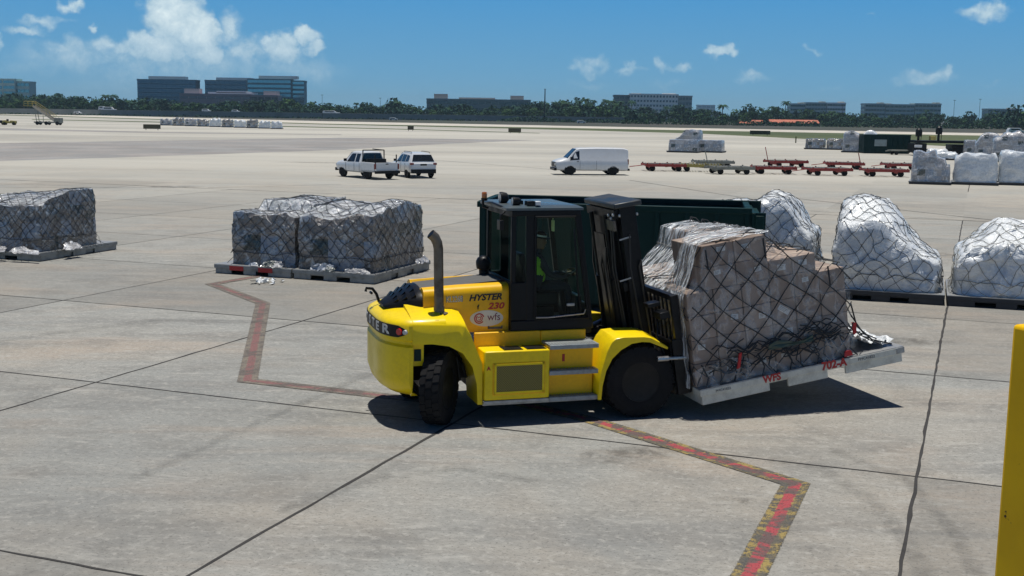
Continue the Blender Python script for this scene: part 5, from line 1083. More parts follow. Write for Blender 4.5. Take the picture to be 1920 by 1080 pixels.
# ---------------------------------------------------------------- luggage dollies
GDL = 'empty cargo dollies parked in a line'
def dolly(mat, label, bar_up, deck=True):
    o = empty('cargo_dolly', (0, 0, 0), 0, label, 'dolly', GDL); m = MAT[mat]; mb = MB()
    for y in (-1.15, 1.15): mb.box((-1.65, y-.05, .37), (1.65, y+.05, .58))
    for x in (-1.62, -.8, 0, .8, 1.62): mb.box((x-.04, -1.1, .42), (x+.04, 1.1, .54))
    mb.build('frame', m, o, bevel=.01); mb = MB()
    for k in range(14): mb.cyl((-1.5 + k*.23, -1.05, .575), (-1.5 + k*.23, 1.05, .575), .035, n=6)
    mb.build('roller_bed', MAT['grey_dolly'], o, smooth=0); 
    for x in (-1.5, -.5, .5, 1.5):
        for y in (-1.18, 1.18): mb = MB(); mb.box((x-.05, y-.04, .56), (x+.05, y+.04, .66)); mb.build('stop', m, o)
    for x in (-1.05, 1.05):
        for y in (-.95, .95):
            mb = MB(); mb.lathe([(.08, -.09), (.2, -.09), (.23, -.06), (.23, .06), (.2, .09), (.08, .09)], (x, y, .23), 'y', 14); mb.build('wheel', MAT['rubber'], o); 
        mb = MB(); mb.box((x-.06, -.95, .20), (x+.06, .95, .28)); mb.box((x-.15, -.7, .28), (x+.15, .7, .42)); mb.build('axle', m, o)
    mb = MB(); mb.tube([(-1.65, 0, .45), (-1.70, 0, .55), (-2.0, 0, 1.75)] if bar_up else [(-1.65, 0, .45), (-2.75, 0, .30)], .035, 6); mb.build('tow_bar', m, o); return o
DP = [(1247, 321.5, 'red_dolly', 0, 'faded red dolly at the left end of the dolly line'), (1316, 322.5, 'yellow_dolly', 0, 'dull yellow dolly, second from the left in the line'), (1372, 327.5, 'grey_dolly', 1, 'grey galvanised dolly beside the yellow one, its tow bar raised'),
 (1455, 327, 'red_dolly', 0, 'red dolly in the middle of the front line, right of the grey ones'), (1557, 330, 'red_dolly', 0, 'red dolly right of the middle of the front line'), (1665, 332, 'red_dolly', 1, 'red dolly ending the line beside the wrapped loads, tow bar raised'),
 (1478, 314, 'red_dolly', 1, 'red dolly in the rear line with its tow bar raised'), (1588, 318, 'red_dolly', 0, 'red dolly in the rear line behind the right half of the front line'), (1340, 315, 'grey_dolly', 0, 'grey dolly in the rear line behind the yellow one'), (1700, 320, 'red_dolly', 0, 'red dolly in the rear line, partly hidden by the wrapped loads')]
protos = {}
for i, (px, py, m, up, lab) in enumerate(DP):
    k = (m, up)
    if k not in protos: protos[k] = o = dolly(m, lab, up)
    else: o = copy_tree(protos[k]); o['label'] = lab
    p = gp(px, py); o.location = (p.x, p.y + 1.1, 0); o.rotation_euler = (0, 0, R((3, -6, 10, -3, 5, -4, 12, -8, 4, 0)[i]))
# ---------------------------------------------------------------- farther loads
def far_load(px0, px1, pyt, pyb, label, mat='film_grey', prof=None, seed=0, base=True, dep=2.6, bul=.01, amp=.07, lift=.2, rnd=.15):
    ins_ = (px1-px0)*.06; a, b = gp(px0+ins_, pyb-3), gp(px1-ins_, pyb-3); wd = (b-a).length; _, zt = ph((px0+px1)/2, pyt, (a.y+b.y)/2+.3); rz_ = R(-20) if px0 > 1200 else 0.; T = Matrix.Translation((a.x, a.y + (wd*.25 if rz_ else 0), lift)) @ Matrix.Rotation(rz_, 4, 'Z')
    h = max(.6, zt-lift); pf = prof or (lambda u, v: 1.)
    if base: pallet(T @ Matrix.Translation((-.12, -.12, 0)), wd+.24, dep+.24, MAT['dark_base'], 'black base under the ' + label, th=.18, group='dark pallet bases out on the apron')
    return cargo(T, wd, dep, lambda u, v: h*pf(u, v), MAT[mat], label, bul=bul, taper=.04, amp=amp, fr=1.6, res=max(.16, wd/16), seed=seed, group='sheeted loads farther out on the apron', round_=rnd)
far_load(1708, 1778, 286, 349, 'stepped sheeted load beside the end of the dolly line', prof=lambda u, v: 1.02 - .20*smooth01((u-.60)/.05) - .30*smooth01((u-.86)/.05) + .04*sin(u*14), seed=11, rnd=.1)
far_load(1788, 1866, 290, 350, 'crinkled square sheeted load, second of the front row', 'film_white', prof=lambda u, v: 1.0 - .08*smooth01((.2-u)/.2) + .04*sin(u*9+v*5), seed=12)
far_load(1874, 1948, 285, 351, 'crinkled load at the right end of the front row', 'film_white', prof=lambda u, v: 1.0 + .03*sin(u*9), seed=13)
far_load(1828, 1872, 249, 300, 'rounded tall load behind the front row', prof=lambda u, v: 1 - .5*(abs(u-.55)*1.6)**3, seed=14, rnd=.5)
far_load(1862, 1940, 246, 308, 'large peaked load behind the front row', prof=lambda u, v: 1 - .55*abs(u-.45)**1.3 - .05*sin(u*20), seed=15, rnd=.5, dep=3.4)
far_load(1806, 1826, 263, 297, 'small square wrapped load left of the rounded tall one', prof=None, seed=16)
far_load(1250, 1304, 262, 289, 'low square load at the left of the group of three', seed=17, bul=.01, amp=.02, rnd=.05)
far_load(1305, 1350, 263, 289, 'low square load at the right of the group of three', seed=18, bul=.01, amp=.02, rnd=.05)
far_load(1262, 1308, 243.5, 284, 'taller sloping load at the back of the group of three', prof=lambda u, v: .55 + .45*smooth01(u/.5), seed=19, rnd=.2)
far_load(1579, 1620, 246, 289, 'tall domed pale load left of the green container', prof=lambda u, v: 1 - .38*smooth01((u-.30)/.75) - .08*smooth01((.15-u)/.2), seed=20, rnd=.4)
far_load(1613, 1642, 244.5, 281, 'domed load peeping over the left end of the green container', 'film_white', prof=lambda u, v: 1 - .3*(2*abs(u-.5))**2.2, seed=21, base=False, lift=.02, rnd=.5)
far_load(1509, 1541, 260.5, 283, 'low wrapped load on its own left of the domed load', 'film_box', seed=22)
far_load(1549, 1580, 260.5, 284, 'low wrapped load between the lone one and domed load', 'film_box', seed=23)
for i, (a, b, t, bt) in enumerate([(1738, 1772, 280, 297), (1752, 1790, 286, 303), (1783, 1806, 283, 294)]):
    far_load(a, b, t, bt, ['flat white load behind the stepped load', 'second flat white load nearer the front row', 'flat grey bundle left of the rounded tall load'][i], 'film_white' if i < 2 else 'film_grey', seed=30+i, amp=.12, rnd=.5)
for i in range(10):
    x0_ = 298 + i*23.1; yb = 238 + i*.74
    far_load(x0_+1, x0_+19, 220.5 + .55*i + (1.5, -1, 0, 1, -1.5, 0, .5, -.5, 1, 1.5)[i], yb, ['pale', 'dark', 'milky', 'grey', 'bright', 'silvery', 'white', 'streaked', 'high', 'domed'][i] + ' wrapped load, number %s from the left in the far row' % ['one', 'two', 'three', 'four', 'five', 'six', 'seven', 'eight', 'nine', 'ten'][i], ('film_grey', 'film_box', 'film_grey', 'film_box', 'film_white', 'film_box', 'film_white', 'film_box', 'film_white', 'film_white')[i], seed=40+i, amp=.17, rnd=.2, dep=1.9, prof=lambda u, v, i=i: 1 - .20*abs(sin(u*(5+i % 3)+i)))
# green container
c0 = gp(1619, 287.5); c1 = gp(1703, 288.5); gc = empty('green_container', (c0.x, c0.y, 0), 0, 'plain dark green steel container with a pale rectangular sign on its side', 'container'); gw = (c1-c0).length
_, gt = ph(1660, 252.5, c0.y); mb = MB(); mb.box((0, 0, .12), (gw, 2.4, gt)); mb.box((-.04, -.05, gt-.12), (gw+.04, .0, gt)); 
mb.build('hull', G, gc, bevel=.02); mb = MB()
for k in range(9): mb.box((.1 + k*(gw-.3)/8, -.06, .15), (.2 + k*(gw-.3)/8, 0, gt-.12))
mb.build('rib', G, gc); mb = MB(); mb.box((1.30, -.09, gt-1.45), (2.85, -.062, gt-.62)); mb.build('sign', paint('grey_green_sign', (.30, .38, .38), .5, wear=.4), gc)
mb = MB(); mb.box((.1, .1, 0), (gw-.1, .3, .12)); mb.box((.1, 2.1, 0), (gw-.1, 2.3, .12)); mb.build('skid', G, gc)
# cargo loader among the loads
l0 = gp(1712, 292); ld = empty('cargo_loader', (l0.x, l0.y, 0), R(-2), 'long low dark cargo loader with two upright black control stands behind the dollies', 'cargo loader'); 
mb = MB(); mb.box((0, 0, .55), (7.6, 2.6, .80)); mb.box((.2, .1, 1.55), (8.4, 2.5, 1.85)); mb.box((.0, .1, .35), (1.6, 2.5, 1.5)); mb.box((4.6, .1, .4), (6.4, 2.5, 1.4)); mb.build('platform', BK, ld, bevel=.03)
for x in (1.0, 3.5, 6.6): 
    for y in (.1, 2.5): mb = MB(); mb.lathe([(.1, -.12), (.35, -.12), (.38, 0), (.35, .12), (.1, .12)], (x, y, .38), 'y', 16); mb.build('wheel', MAT['rubber'], ld)
for x, h in ((.7, 3.3), (3.1, 3.6)):
    mb = MB(); mb.box((x-.25, .3, 1.8), (x-.19, .36, h-.4)); mb.box((x+.19, .3, 1.8), (x+.25, .36, h-.4)); mb.lathe([(.38, h-1.0), (.42, h-.6), (.38, h-.2), (.2, h), (0, h+.02)], (x, .6, 0), n=10); mb.tube([(x, .6, 1.8), (x, .6, h-.9)], .12); mb.build('control_stand', BK, ld)
mb = MB(); mb.box((.1, -.06, 1.0), (1.0, .1, 1.3)); mb.build('lamp_housing', MAT['white_paint'], ld, bevel=.03)
mb = MB(); mb.box((2.0, -.02, 1.9), (2.6, .8, 2.4)); mb.build('engine_cover', MAT['yellow_dolly'], ld, bevel=.03)
# low flat trailer in front of it
t0 = gp(1672, 290.5); tr_ = empty('flat_trailer', (t0.x, t0.y, 0), R(2), 'low flat trailer beside the green container', 'trailer'); mb = MB(); mb.box((0, 0, .45), (4.2, 1.8, .60)); mb.box((-.5, .8, .4), (0, 1.0, .5)); mb.build('deck', MAT['grey_dolly'], tr_, bevel=.02)
for x in (.6, 3.5):
    for y in (.1, 1.7): mb = MB(); mb.lathe([(.1, -.09), (.24, -.09), (.26, 0), (.24, .09), (.1, .09)], (x, y, .26), 'y', 14); mb.build('wheel', MAT['rubber'], tr_)
# passenger stairs, far left
s0 = gp(92, 234.5); sx_, sy_ = s0.x, s0.y; stt = empty('boarding_stairs', (sx_, sy_, 0), 0, 'yellowish mobile aircraft stairs parked on the far left of the apron', 'boarding stairs'); cream = paint('cream_steel', (.52, .47, .38), .5, wear=.4); BS = 6.1
mb = MB(); top = Vector((-3.8, 0, 5.0)); bot = Vector((1.9, 0, .9))
for y in (-.9, .9): mb.prism([(-3.4, 4.7), (-3.4, 4.2), (2.1, .45), (2.1, .95)], y-.05, y+.05)
for k in range(18): f = k/17; mb.box((-3.3+5.2*f, -.9, 4.45-3.6*f), (-3.0+5.2*f, .9, 4.5-3.6*f))
mb.build('stairway', cream, stt); mb = MB(); mb.box((-5.4, -1.2, 4.35), (-3.3, 1.2, 4.5)); mb.build('landing', MAT['yellow_dolly'], stt)
mb = MB()
for y in (-1.15, 1.15):
    for z in (5.0, 5.5): mb.tube([(-5.3, y, z), (-3.3, y, z)], .05)
    for x in (-5.3, -4.3, -3.3): mb.tube([(x, y, 4.4), (x, y, 5.5)], .05)
    mb.tube([(-3.3, y*.8, 5.5), (2.0, y*.8, 1.9)], .05); 
    for k in range(6): f = k/5; mb.tube([(-3.3+5.3*f, y*.8, 4.5-3.6*f), (-3.3+5.3*f, y*.8, 5.5-3.6*f)], .04)
mb.build('handrail', MAT['yellow_dolly'], stt); mb = MB(); mb.box((-3.2, -1.0, .5), (3.0, 1.0, .8)); mb.box((1.6, -1.0, .8), (3.0, 1.0, 1.7)); mb.tube([(-2.6, .8, .8), (-3.0, .8, 4.3)], .08); mb.tube([(-2.6, -.8, .8), (-3.0, -.8, 4.3)], .08); mb.tube([(-1.0, -.8, .8), (-1.0, -.8, 2.9)], .07); mb.build('chassis', MAT['grey_dolly'], stt)
for x in (-2.4, -.3, 2.3):
    for y in (-.95, .95): mb = MB(); mb.lathe([(.1, -.12), (.42, -.12), (.45, 0), (.42, .12), (.1, .12)], (x, y, .45), 'y', 14); mb.build('wheel', MAT['rubber'], stt)
def tug(px, py, lab, m):
    p = gp(px, py); o = empty('baggage_tractor', (p.x, p.y, 0), R(10), lab, 'tractor'); mb = MB(); mb.prism([(-1.4, .4), (1.5, .4), (1.5, .95), (.3, 1.05), (.2, .85), (-.6, .85), (-.7, 1.1), (-1.4, 1.05)], -.7, .7); mb.build('body', MAT[m], o, bevel=.03)
    mb = MB(); mb.box((-.6, -.3, .85), (-.2, .3, 1.35)); mb.build('seat', BK, o, bevel=.03)
    for x in (-.95, 1.0):
        for y in (-.7, .7): mb = MB(); mb.lathe([(.1, -.1), (.32, -.1), (.34, 0), (.32, .1), (.1, .1)], (x, y, .34), 'y', 14); mb.build('wheel', MAT['rubber'], o)
tug(18, 234.5, 'small dull tractor between the stairs and the left picture edge', 'yellow_dolly'); tug(-2, 234, 'dark tractor cut by the left picture edge', 'black')
for px, py, lab in ((285, 244, 'low dark guidance sign left of the far row of loads'), (770, 245.5, 'small guidance sign on the thin grass strip, middle of the picture'), (965, 250, 'dark guidance sign on the thin grass strip, right of the smaller one'), (1425, 254, 'long dark sign box lying on the grass verge')):
    p = gp(px, py); o = empty('taxiway_sign', (p.x, p.y, 0), 0, lab, 'sign'); wd = {285: 1.7, 770: .7, 965: 1.4, 1425: 2.4}[px]; mb = MB(); mb.box((-wd, -.15, .25), (wd, .15, 1.15)); mb.build('panel', paint('sign_%d' % px, (.05, .045, .015), .6, wear=.4), o, bevel=.03)
    mb = MB()
    for x in (-wd*.7, wd*.7): mb.box((x-.05, -.05, 0), (x+.05, .05, .25))
    mb.build('leg', BK, o)
p = gp(1492, 268); o = empty('marker_post', (p.x, p.y, 0), 0, 'short dark marker post at the edge of the grass verge', 'post'); mb = MB(); mb.cyl((0, 0, 0), (0, 0, .9), .10); mb.cyl((0, 0, .9), (0, 0, 1.1), .16, .10); mb.build('shaft', MAT['grass'], o)
# ---------------------------------------------------------------- beyond the runway
wallm = paint('old_concrete_wall', (.22, .24, .235), .9, wear=.5, dirt=(.12, .13, .125), scale=.15)
wy = 640.0
def X(px, dist): return ph(px, 212, dist)[0]
for a, b, lab in ((-260, 560, 'long grey retaining wall in front of the office blocks'), (560, 1172, 'long grey retaining wall beside the middle of the runway')):
    xa, xb = X(a, wy), X(b, wy); mb = MB(); mb.box((xa, wy, -.02), (xb - .3, wy+1.2, 3.0)); o = mb.build('retaining_wall', wallm, None, bevel=.02)
    for k in range(40):
        x = xa + (xb-xa)*k/40; mb = MB(); mb.box((x, wy-.12, 0), (x+.5, wy-.01, 3.05)) 
        q = mb.build('pilaster', wallm, o)
    tag(o, lab, 'wall')
glassb = {}
def tower(name, px0, px1, ptop, dist, label, wallc, glassc, floors, bays, depth=11., rot=0., pent=None, band=.45, pentc=(.78, .74, .70), group=None, base=0., rough=.25):
    x0_, zt = ph(px0, ptop, dist); x1_, _ = ph(px1, ptop, dist); wd = x1_-x0_; o = empty(name, (x0_, dist, base), rot, label, 'building', group)
    zt = ph((px0+px1)/2, ptop, dist)[1]; wm_ = paint(name+'_wall_%d' % px0, wallc, .6, wear=.15, scale=.05); gm = paint(name+'_glass_%d' % px0, glassc, .12, .92 if 'office_block' in name or 'teal' in name else .3, wear=.1, scale=.08, dirt=[c*1.6 for c in glassc])
    mb = MB(); mb.box((0, 0, 0), (wd, depth, zt)); mb.box((-.2, -.2, zt-.9), (wd+.2, depth+.2, zt+.25)); mb.build('wall', wm_, o)
    fh = zt/floors; n = 0
    for f in range(floors):
        for b in range(bays):
            if n >= 98: break
            mg = .02 if 'office_block' in name else .22 if name == 'hotel' else .06; a = wd*(b+mg)/bays; c = wd*(b+1-mg)/bays; mb = MB(); mb.box((a, -.22, fh*f+fh*(1-band)*.5), (c, -.02, fh*f+fh*(1-band)*.5+fh*band)); mb.build('window', gm, o, smooth=0); n += 1
    for f in range(min(floors, 10)):
        mb = MB(); mb.box((-.22, 1, fh*f+fh*.28), (-.02, depth-1, fh*f+fh*(.28+band))); mb.build('side_window', gm, o, smooth=0)
    if pent:
        for (a, b, t) in pent:
            xa, za = ph(a, t, dist); xb, _ = ph(b, t, dist); mb = MB(); mb.box((xa-x0_, 1.5, zt+.26), (xb-x0_, depth-1.5, ph((a+b)/2, t, dist)[1])); mb.build('rooftop_block', paint('pent_%d' % a, pentc, .7, wear=.1), o)
    return o
D1 = 820.
tower('office_block', 257, 367, 149.5, D1+20, 'leftmost of the dark blue glass office blocks', (.06, .12, .16), (.035, .085, .13), 8, 12, pent=[(277, 346, 143)], band=.86)
tower('office_block', 384, 462, 151, D1+30, 'middle dark glass office block with a low annex before it', (.04, .075, .11), (.045, .09, .13), 8, 8, pent=[(404, 470, 145.5)], band=.86)
tower('office_block', 464, 545, 148.5, D1, 'tall teal glass office block with the widest roof block', (.09, .20, .25), (.13, .30, .36), 8, 8, pent=[(484, 556, 142.2)], band=.6)
tower('office_block', 546.5, 570, 151.5, D1+4, 'narrow teal wing joined to the right of the tall teal block', (.10, .24, .29), (.16, .36, .42), 8, 5, band=.55)
tower('office_annex', 337, 470, 176.5, D1-60, 'low pinkish annex in front of the glass office blocks', (.26, .21, .24), (.10, .10, .13), 3, 8, pent=[(344, 372, 166)], band=.3, pentc=(.85, .66, .58))
tower('office_annex', 471, 521, 179, D1-62, 'low pinkish annex wing with dark openings right of the first', (.24, .19, .21), (.02, .025, .035), 3, 4, pent=[(493, 519, 170.5)], band=.5, pentc=(.85, .66, .58))
x0_, z_ = ph(390, 176, D1-55); x1_, _ = ph(474, 176, D1-55); mb = MB(); 
for k, (a, b, t0_, t1_) in enumerate(((390, 474, 176.4, 174.2), (406, 462, 174.2, 172.0))): 
    xa, za = ph(a, t0_, D1-55); xb, zb_ = ph(b, t1_, D1-55); mb.box((xa, D1-55, za), (xb, D1-40, zb_+.2))
o = mb.build('roof_canopy', MAT['white_paint'], None); tag(o, 'white stepped canopy on the annex roof between the office blocks', 'canopy')
tower('teal_building', -90, 28, 147.5, D1-40, 'teal banded building cut by the left picture edge', (.42, .58, .56), (.14, .30, .34), 6, 5, band=.5); tower('teal_building', 29, 54.5, 153, D1-38, 'lower teal banded wing beside the left edge building', (.42, .58, .56), (.14, .30, .34), 5, 3, band=.5)
tower('long_low_building', 800, 995, 186.5, D1, 'long low dark building in the middle with two pink roof boxes', (.16, .22, .23), (.05, .09, .10), 3, 16, pent=[(813.5, 838.5, 176), (957, 982, 179.5), (860, 928, 183)], pentc=(.80, .58, .48), band=.4)
tower('hotel', 1182, 1272, 176.5, D1, 'pale hotel with a grid of small square windows, behind the palms', (.86, .84, .80), (.06, .10, .13), 6, 15, band=.42, pent=[(1186, 1202, 174.6), (1244, 1268, 175)], pentc=(.88, .86, .8)); tower('hotel_wing', 1152, 1181.5, 178.5, D1+6, 'dark grey wing at the left of the pale hotel', (.22, .25, .25), (.06, .09, .10), 5, 3, band=.4); tower('hotel_wing', 1273, 1298, 180, D1+2, 'grey wing with a dark top at the right of the pale hotel', (.34, .38, .38), (.10, .13, .15), 5, 4, band=.5)
tower('pale_block', 1308, 1341, 197, 1400, 'very distant pale block right of the hotel', (.6, .66, .68), (.3, .36, .4), 4, 4, band=.4)
for a, b, t, lab in ((1483, 1510, 194.5, 'dark end of the first apartment block on the right'), (1511, 1550, 192.5, 'middle part of the first apartment block on the right'), (1551, 1586, 193, 'right part of the first apartment block, with pale bays'),
 (1623, 1660, 194.5, 'left part of the long apartment block on the right'), (1661, 1715, 196, 'long lower middle part of the second apartment block'), (1716, 1765, 194.5, 'right part of the long apartment block with a stair tower'), (1853, 1906, 204.5, 'last low apartment block near the right picture edge')):
    tower('apartment_block', a, b, t, D1+10, lab, (.40, .48, .48) if 'pale' not in lab else (.72, .76, .76), (.05, .09, .10), 5, 7, band=.45, pent=[(b-9, b-1, t-2.5)] if 'right' in lab or 'last' in lab else [(a+2, a+12, t-2.2)], pentc=(.6, .56, .5), group='apartment blocks behind the trees on the right')
for a, b, t, lab in ((1388, 1432, 225, 'low red roofed building below the round tree'), (1446, 1536, 224.5, 'longer low red roofed building right of the first')):
    dd = 610; x0_, zt = ph((a+b)/2, t, dd); xa, xb = ph(a, t, dd)[0], ph(b, t, dd)[0]; o = empty('red_roof_building', (xa, dd, 0), 0, lab, 'building'); wd = xb-xa; mb = MB(); mb.box((0, 0, 0), (wd, 9, zt-1.6)); mb.build('wall', paint('shed_wall', (.12, .13, .12), .8), o)
    mb = MB(); mb.prism([(-.4, zt-1.7), (9.4, zt-1.7), (4.5, zt)], -.4, wd+.4, ax='x'); mb.build('roof', paint('red_tiles', (.48, .14, .08), .8, wear=.4, scale=.5), o, smooth=0)
    for k in range(int(wd/4)): mb = MB(); mb.box((1+k*4, -.15, 0), (1.4+k*4, -.02, zt-1.7)); mb.build('pillar', wallm, o)
# ---------------------------------------------------------------- trees
def leafmat(name, a, b):
    s = NT(name); oi = s.node("ShaderNodeObjectInfo"); n = s.noise(.45, 5, .7); n2 = s.noise(3, 3)
    c = s.mix(s.ramp(s.math('ADD', n, s.math('MULTIPLY', s.math('SUBTRACT', n2, .5), .5)), .35, .68), a, b); c = s.mix(s.math('MULTIPLY', oi.outputs["Random"], .45), c, [v*.6 for v in a])
    return s.done(c, .85, Specular_IOR_Level=.2)
LM = [leafmat('dark_leaves', (.014, .048, .022), (.035, .085, .035)), leafmat('mid_leaves', (.026, .070, .022), (.06, .13, .04)), leafmat('blue_green_leaves', (.014, .050, .036), (.035, .09, .055))]
bark = paint('bark', (.10, .085, .07), .9, wear=.4, scale=2)
def crown_mesh(name, seed, w_, h, n, mat, low=.15):
    rg_ = random.Random(seed); cl = [(rg_.uniform(-.62, .62)*w_/2, rg_.uniform(-.62, .62)*w_/2, h*(low + rg_.uniform(.05, .78)*(1-low)), rg_.uniform(.22, .42)*w_/2) for _ in range(11)] + [(0, 0, h*.78, w_*.25), (0, 0, h*.5, w_*.33)]
    mb = MB()
    for _ in range(n):
        cx, cy, cz, r_ = rg_.choice(cl); d = Vector((rg_.gauss(0, 1), rg_.gauss(0, 1), rg_.gauss(0, 1))).normalized(); p = Vector((cx, cy, cz)) + d*r_*rg_.uniform(.55, 1.05)*Vector((1, 1, .8)).length/1.62
        if p.z > h: p.z = h - rg_.random()*.4
        if p.z < h*low*.6: p.z = h*low*.6 + rg_.random()*.5
        a = Vector((rg_.gauss(0, 1), rg_.gauss(0, 1), rg_.gauss(0, .5))).normalized(); nn = (d + a*.8).normalized(); t1 = nn.orthogonal().normalized(); t2 = nn.cross(t1); s_ = rg_.uniform(.30, .62)*w_/9; k = rg_.uniform(.5, 1)
        mb.add([p-t1*s_, p+t2*s_*k, p+t1*s_, p-t2*s_*k], [(0, 1, 2, 3)])
    return mb.build(name, mat, None, smooth=0)
def make_tree(seed, w_, h, n, mat, low=.15):
    o = empty('tree', (0, 0, 0)); c = crown_mesh('crown', seed, w_, h, n, mat, low); c.parent = o; mb = MB(); rg_ = random.Random(seed)
    mb.tube([(0, 0, -.1), (.05*w_*.2, 0, h*.3), (0, .1, h*.6)], [w_*.035, w_*.026, w_*.01], 7)
    for k in range(5): a = 2*pi*k/5 + seed; mb.tube([(0, 0, h*(.18+.05*k)), (cos(a)*w_*.16, sin(a)*w_*.16, h*(.40+.05*k)), (cos(a)*w_*.30, sin(a)*w_*.30, h*(.55+.05*k))], [w_*.018, w_*.012, w_*.005], 5)
    mb.build('trunk', bark, o); return o
TP = [make_tree(100+i, (9.5, 8.5, 11, 7.5, 10, 9)[i], (7.5, 8.5, 7, 9, 8, 6.5)[i], 620, LM[i % 3], (.12, .2, .1, .22, .15, .08)[i]) for i in range(6)]
def palm(seed, h, R_=2.4, nf=20):
    rg_ = random.Random(seed); o = empty('palm_tree', (0, 0, 0)); mb = MB()
    for k in range(nf):
        a = 2*pi*k/nf + rg_.uniform(-.15, .15); e = rg_.uniform(-.2, 1.1); pts = []
        for i in range(7):
            t = i/6; r_ = R_*t; pts.append(Vector((cos(a)*r_*cos(e*.5), sin(a)*r_*cos(e*.5), h + sin(e)*R_*t*.8 - 1.2*t*t*R_*.6)))
        sd = Vector((-sin(a), cos(a), 0))
        for i in range(6):
            w0, w1 = .38*sin(pi*(.12+.8*i/6)), .38*sin(pi*(.12+.8*(i+1)/6)); dz = Vector((0, 0, -.28))
            for sg in (-1, 1): mb.add([pts[i], pts[i+1], pts[i+1] + sd*sg*w1 + dz*w1*2, pts[i] + sd*sg*w0 + dz*w0*2], [(0, 1, 2, 3)])
    mb.build('fronds', LM[2] if seed % 2 else LM[0], o, smooth=0); mb = MB(); mb.tube([(0, 0, -.1), (.1, 0, h*.5), (0, 0, h)], [.24, .17, .14], 7); mb.build('trunk', bark, o); return o
PP = [palm(7+i, (9.0, 7.5, 10.5)[i]) for i in range(3)]
TL = []; TH = [7.5, 8.5, 7, 9, 8, 6.5]; used = set(); usedp = set(); rt = random.Random(11)
def put(i, px, ptop, dist, label, group, pal=False, sx=1.):
    L_, H_ = (PP, (9.0+1.2, 7.5+1.2, 10.5+1.2)) if pal else (TP, TH); us = usedp if pal else used; i %= len(L_)
    x, zt = ph(px, ptop, dist); o = L_[i] if i not in us else copy_tree(L_[i]); us.add(i); s_ = zt/H_[i]
    o.location = (x, dist, 0); o.scale = (s_*sx*rt.uniform(.9, 1.15), s_*sx*rt.uniform(.9, 1.15), s_); o.rotation_euler = (0, 0, rt.uniform(0, 6.28)); tag(o, label, 'palm' if pal else 'tree', group); TL.append((o, px, dist, pal, label))
def top(px):
    P = [(-80, 183), (0, 180), (60, 176), (110, 177), (150, 180), (200, 182), (250, 181), (262, 185), (335, 187), (350, 192), (470, 190), (520, 188), (600, 190), (640, 193), (700, 190), (760, 187), (800, 196), (900, 200), (990, 193), (1040, 191), (1100, 188), (1150, 192), (1200, 201), (1270, 199), (1330, 208), (1370, 206), (1440, 203), (1500, 203), (1590, 210), (1620, 213), (1760, 211), (1850, 212), (1900, 210), (2000, 205)]
    for (a, ya), (b, yb) in zip(P, P[1:]):
        if px <= b: return ya + (yb-ya)*(px-a)/(b-a)
    return P[-1][1]
zones = [(-80, 256, 'trees left of the office blocks', 'dark leafy tree in the line left of the office blocks'), (256, 580, 'trees in front of the office blocks', 'dense green tree at the foot of the office blocks'), (580, 800, 'trees between the office blocks and the long low building', 'tree in the row between the office blocks and the long low building'),
 (800, 1000, 'trees before the long low building', 'tree before the long low building'), (1000, 1160, 'tall trees left of the hotel', 'tall dark tree among the palms left of the hotel'), (1160, 1310, 'trees before the hotel', 'tree at the foot of the pale hotel'), (1310, 1600, 'trees right of the hotel', 'tree right of the hotel above the red roofs'), (1600, 1960, 'trees before the long apartment block', 'tree before the apartment blocks on the right')]
ti = 0
for a, b, g_, lab in zones:
    px = a + 6
    while px < b:
        d_ = rt.uniform(660, 730); put(ti, px, top(px) + rt.choice((-3, -1, 0, 2, 4, 7, 9)) + rt.uniform(-1, 1), d_, lab + ', back row', g_ + ', back row'); ti += 1
        if rt.random() < .8: put(ti+3, px + rt.uniform(3, 9), top(px) + rt.uniform(6, 12), rt.uniform(648, 665) if px < 1172 else rt.uniform(600, 650), lab + ', lower front row', g_ + ', front row', sx=1.3); ti += 1
        px += rt.uniform(13, 19)
put(0, 1405, 195.5, 640, 'big round crowned dark tree above the red roof', None, sx=1.0); put(2, 1912, 198, 560, 'big dark tree against the right picture edge', None, sx=1.1); put(4, 1935, 203, 540, 'large tree cut by the right picture edge', None, sx=1.2)
pl = [(112, 174.5, 'left'), (198, 173.5, 'pair'), (213, 174, 'pair'), (30, 181, 'left'), (66, 178, 'left'), (268, 183, 'office'), (1085, 184, 'hotel'), (1098, 180, 'hotel'), (1112, 184, 'hotel'), (1136, 182, 'hotel'), (1146, 184, 'hotel'), (1165, 186, 'hotel'), (1185, 184, 'hotel'), (1062, 187, 'hotel'), (1040, 188, 'hotel'), (1250, 196, 'hotel'), (1355, 192, 'lone'), (1474, 186, 'apartments'), (1447, 196, 'apartments'), (1560, 205, 'apartments'), (1738, 203, 'apartments'), (1850, 210, 'apartments'), (745, 186, 'middle'), (668, 190, 'middle'), (970, 197, 'middle')]
PL = {'left': 'palm rising from the trees at the far left', 'pair': 'one of two close palms standing above the trees left of the office blocks', 'office': 'palm at the left foot of the office blocks', 'hotel': 'palm in the cluster around the pale hotel', 'lone': 'lone palm standing between the hotel and the round tree', 'apartments': 'palm among the trees by the apartment blocks', 'middle': 'palm in the tree line in the middle of the picture'}
for k, (px, t, g_) in enumerate(pl): put(k, px, t, rt.uniform(610, 640) if px > 1172 else rt.uniform(650, 690), PL[g_], 'palms, ' + g_, True)
ORD = ['first', 'second', 'third', 'fourth', 'fifth', 'sixth', 'seventh', 'eighth', 'ninth', 'tenth', 'eleventh', 'twelfth']
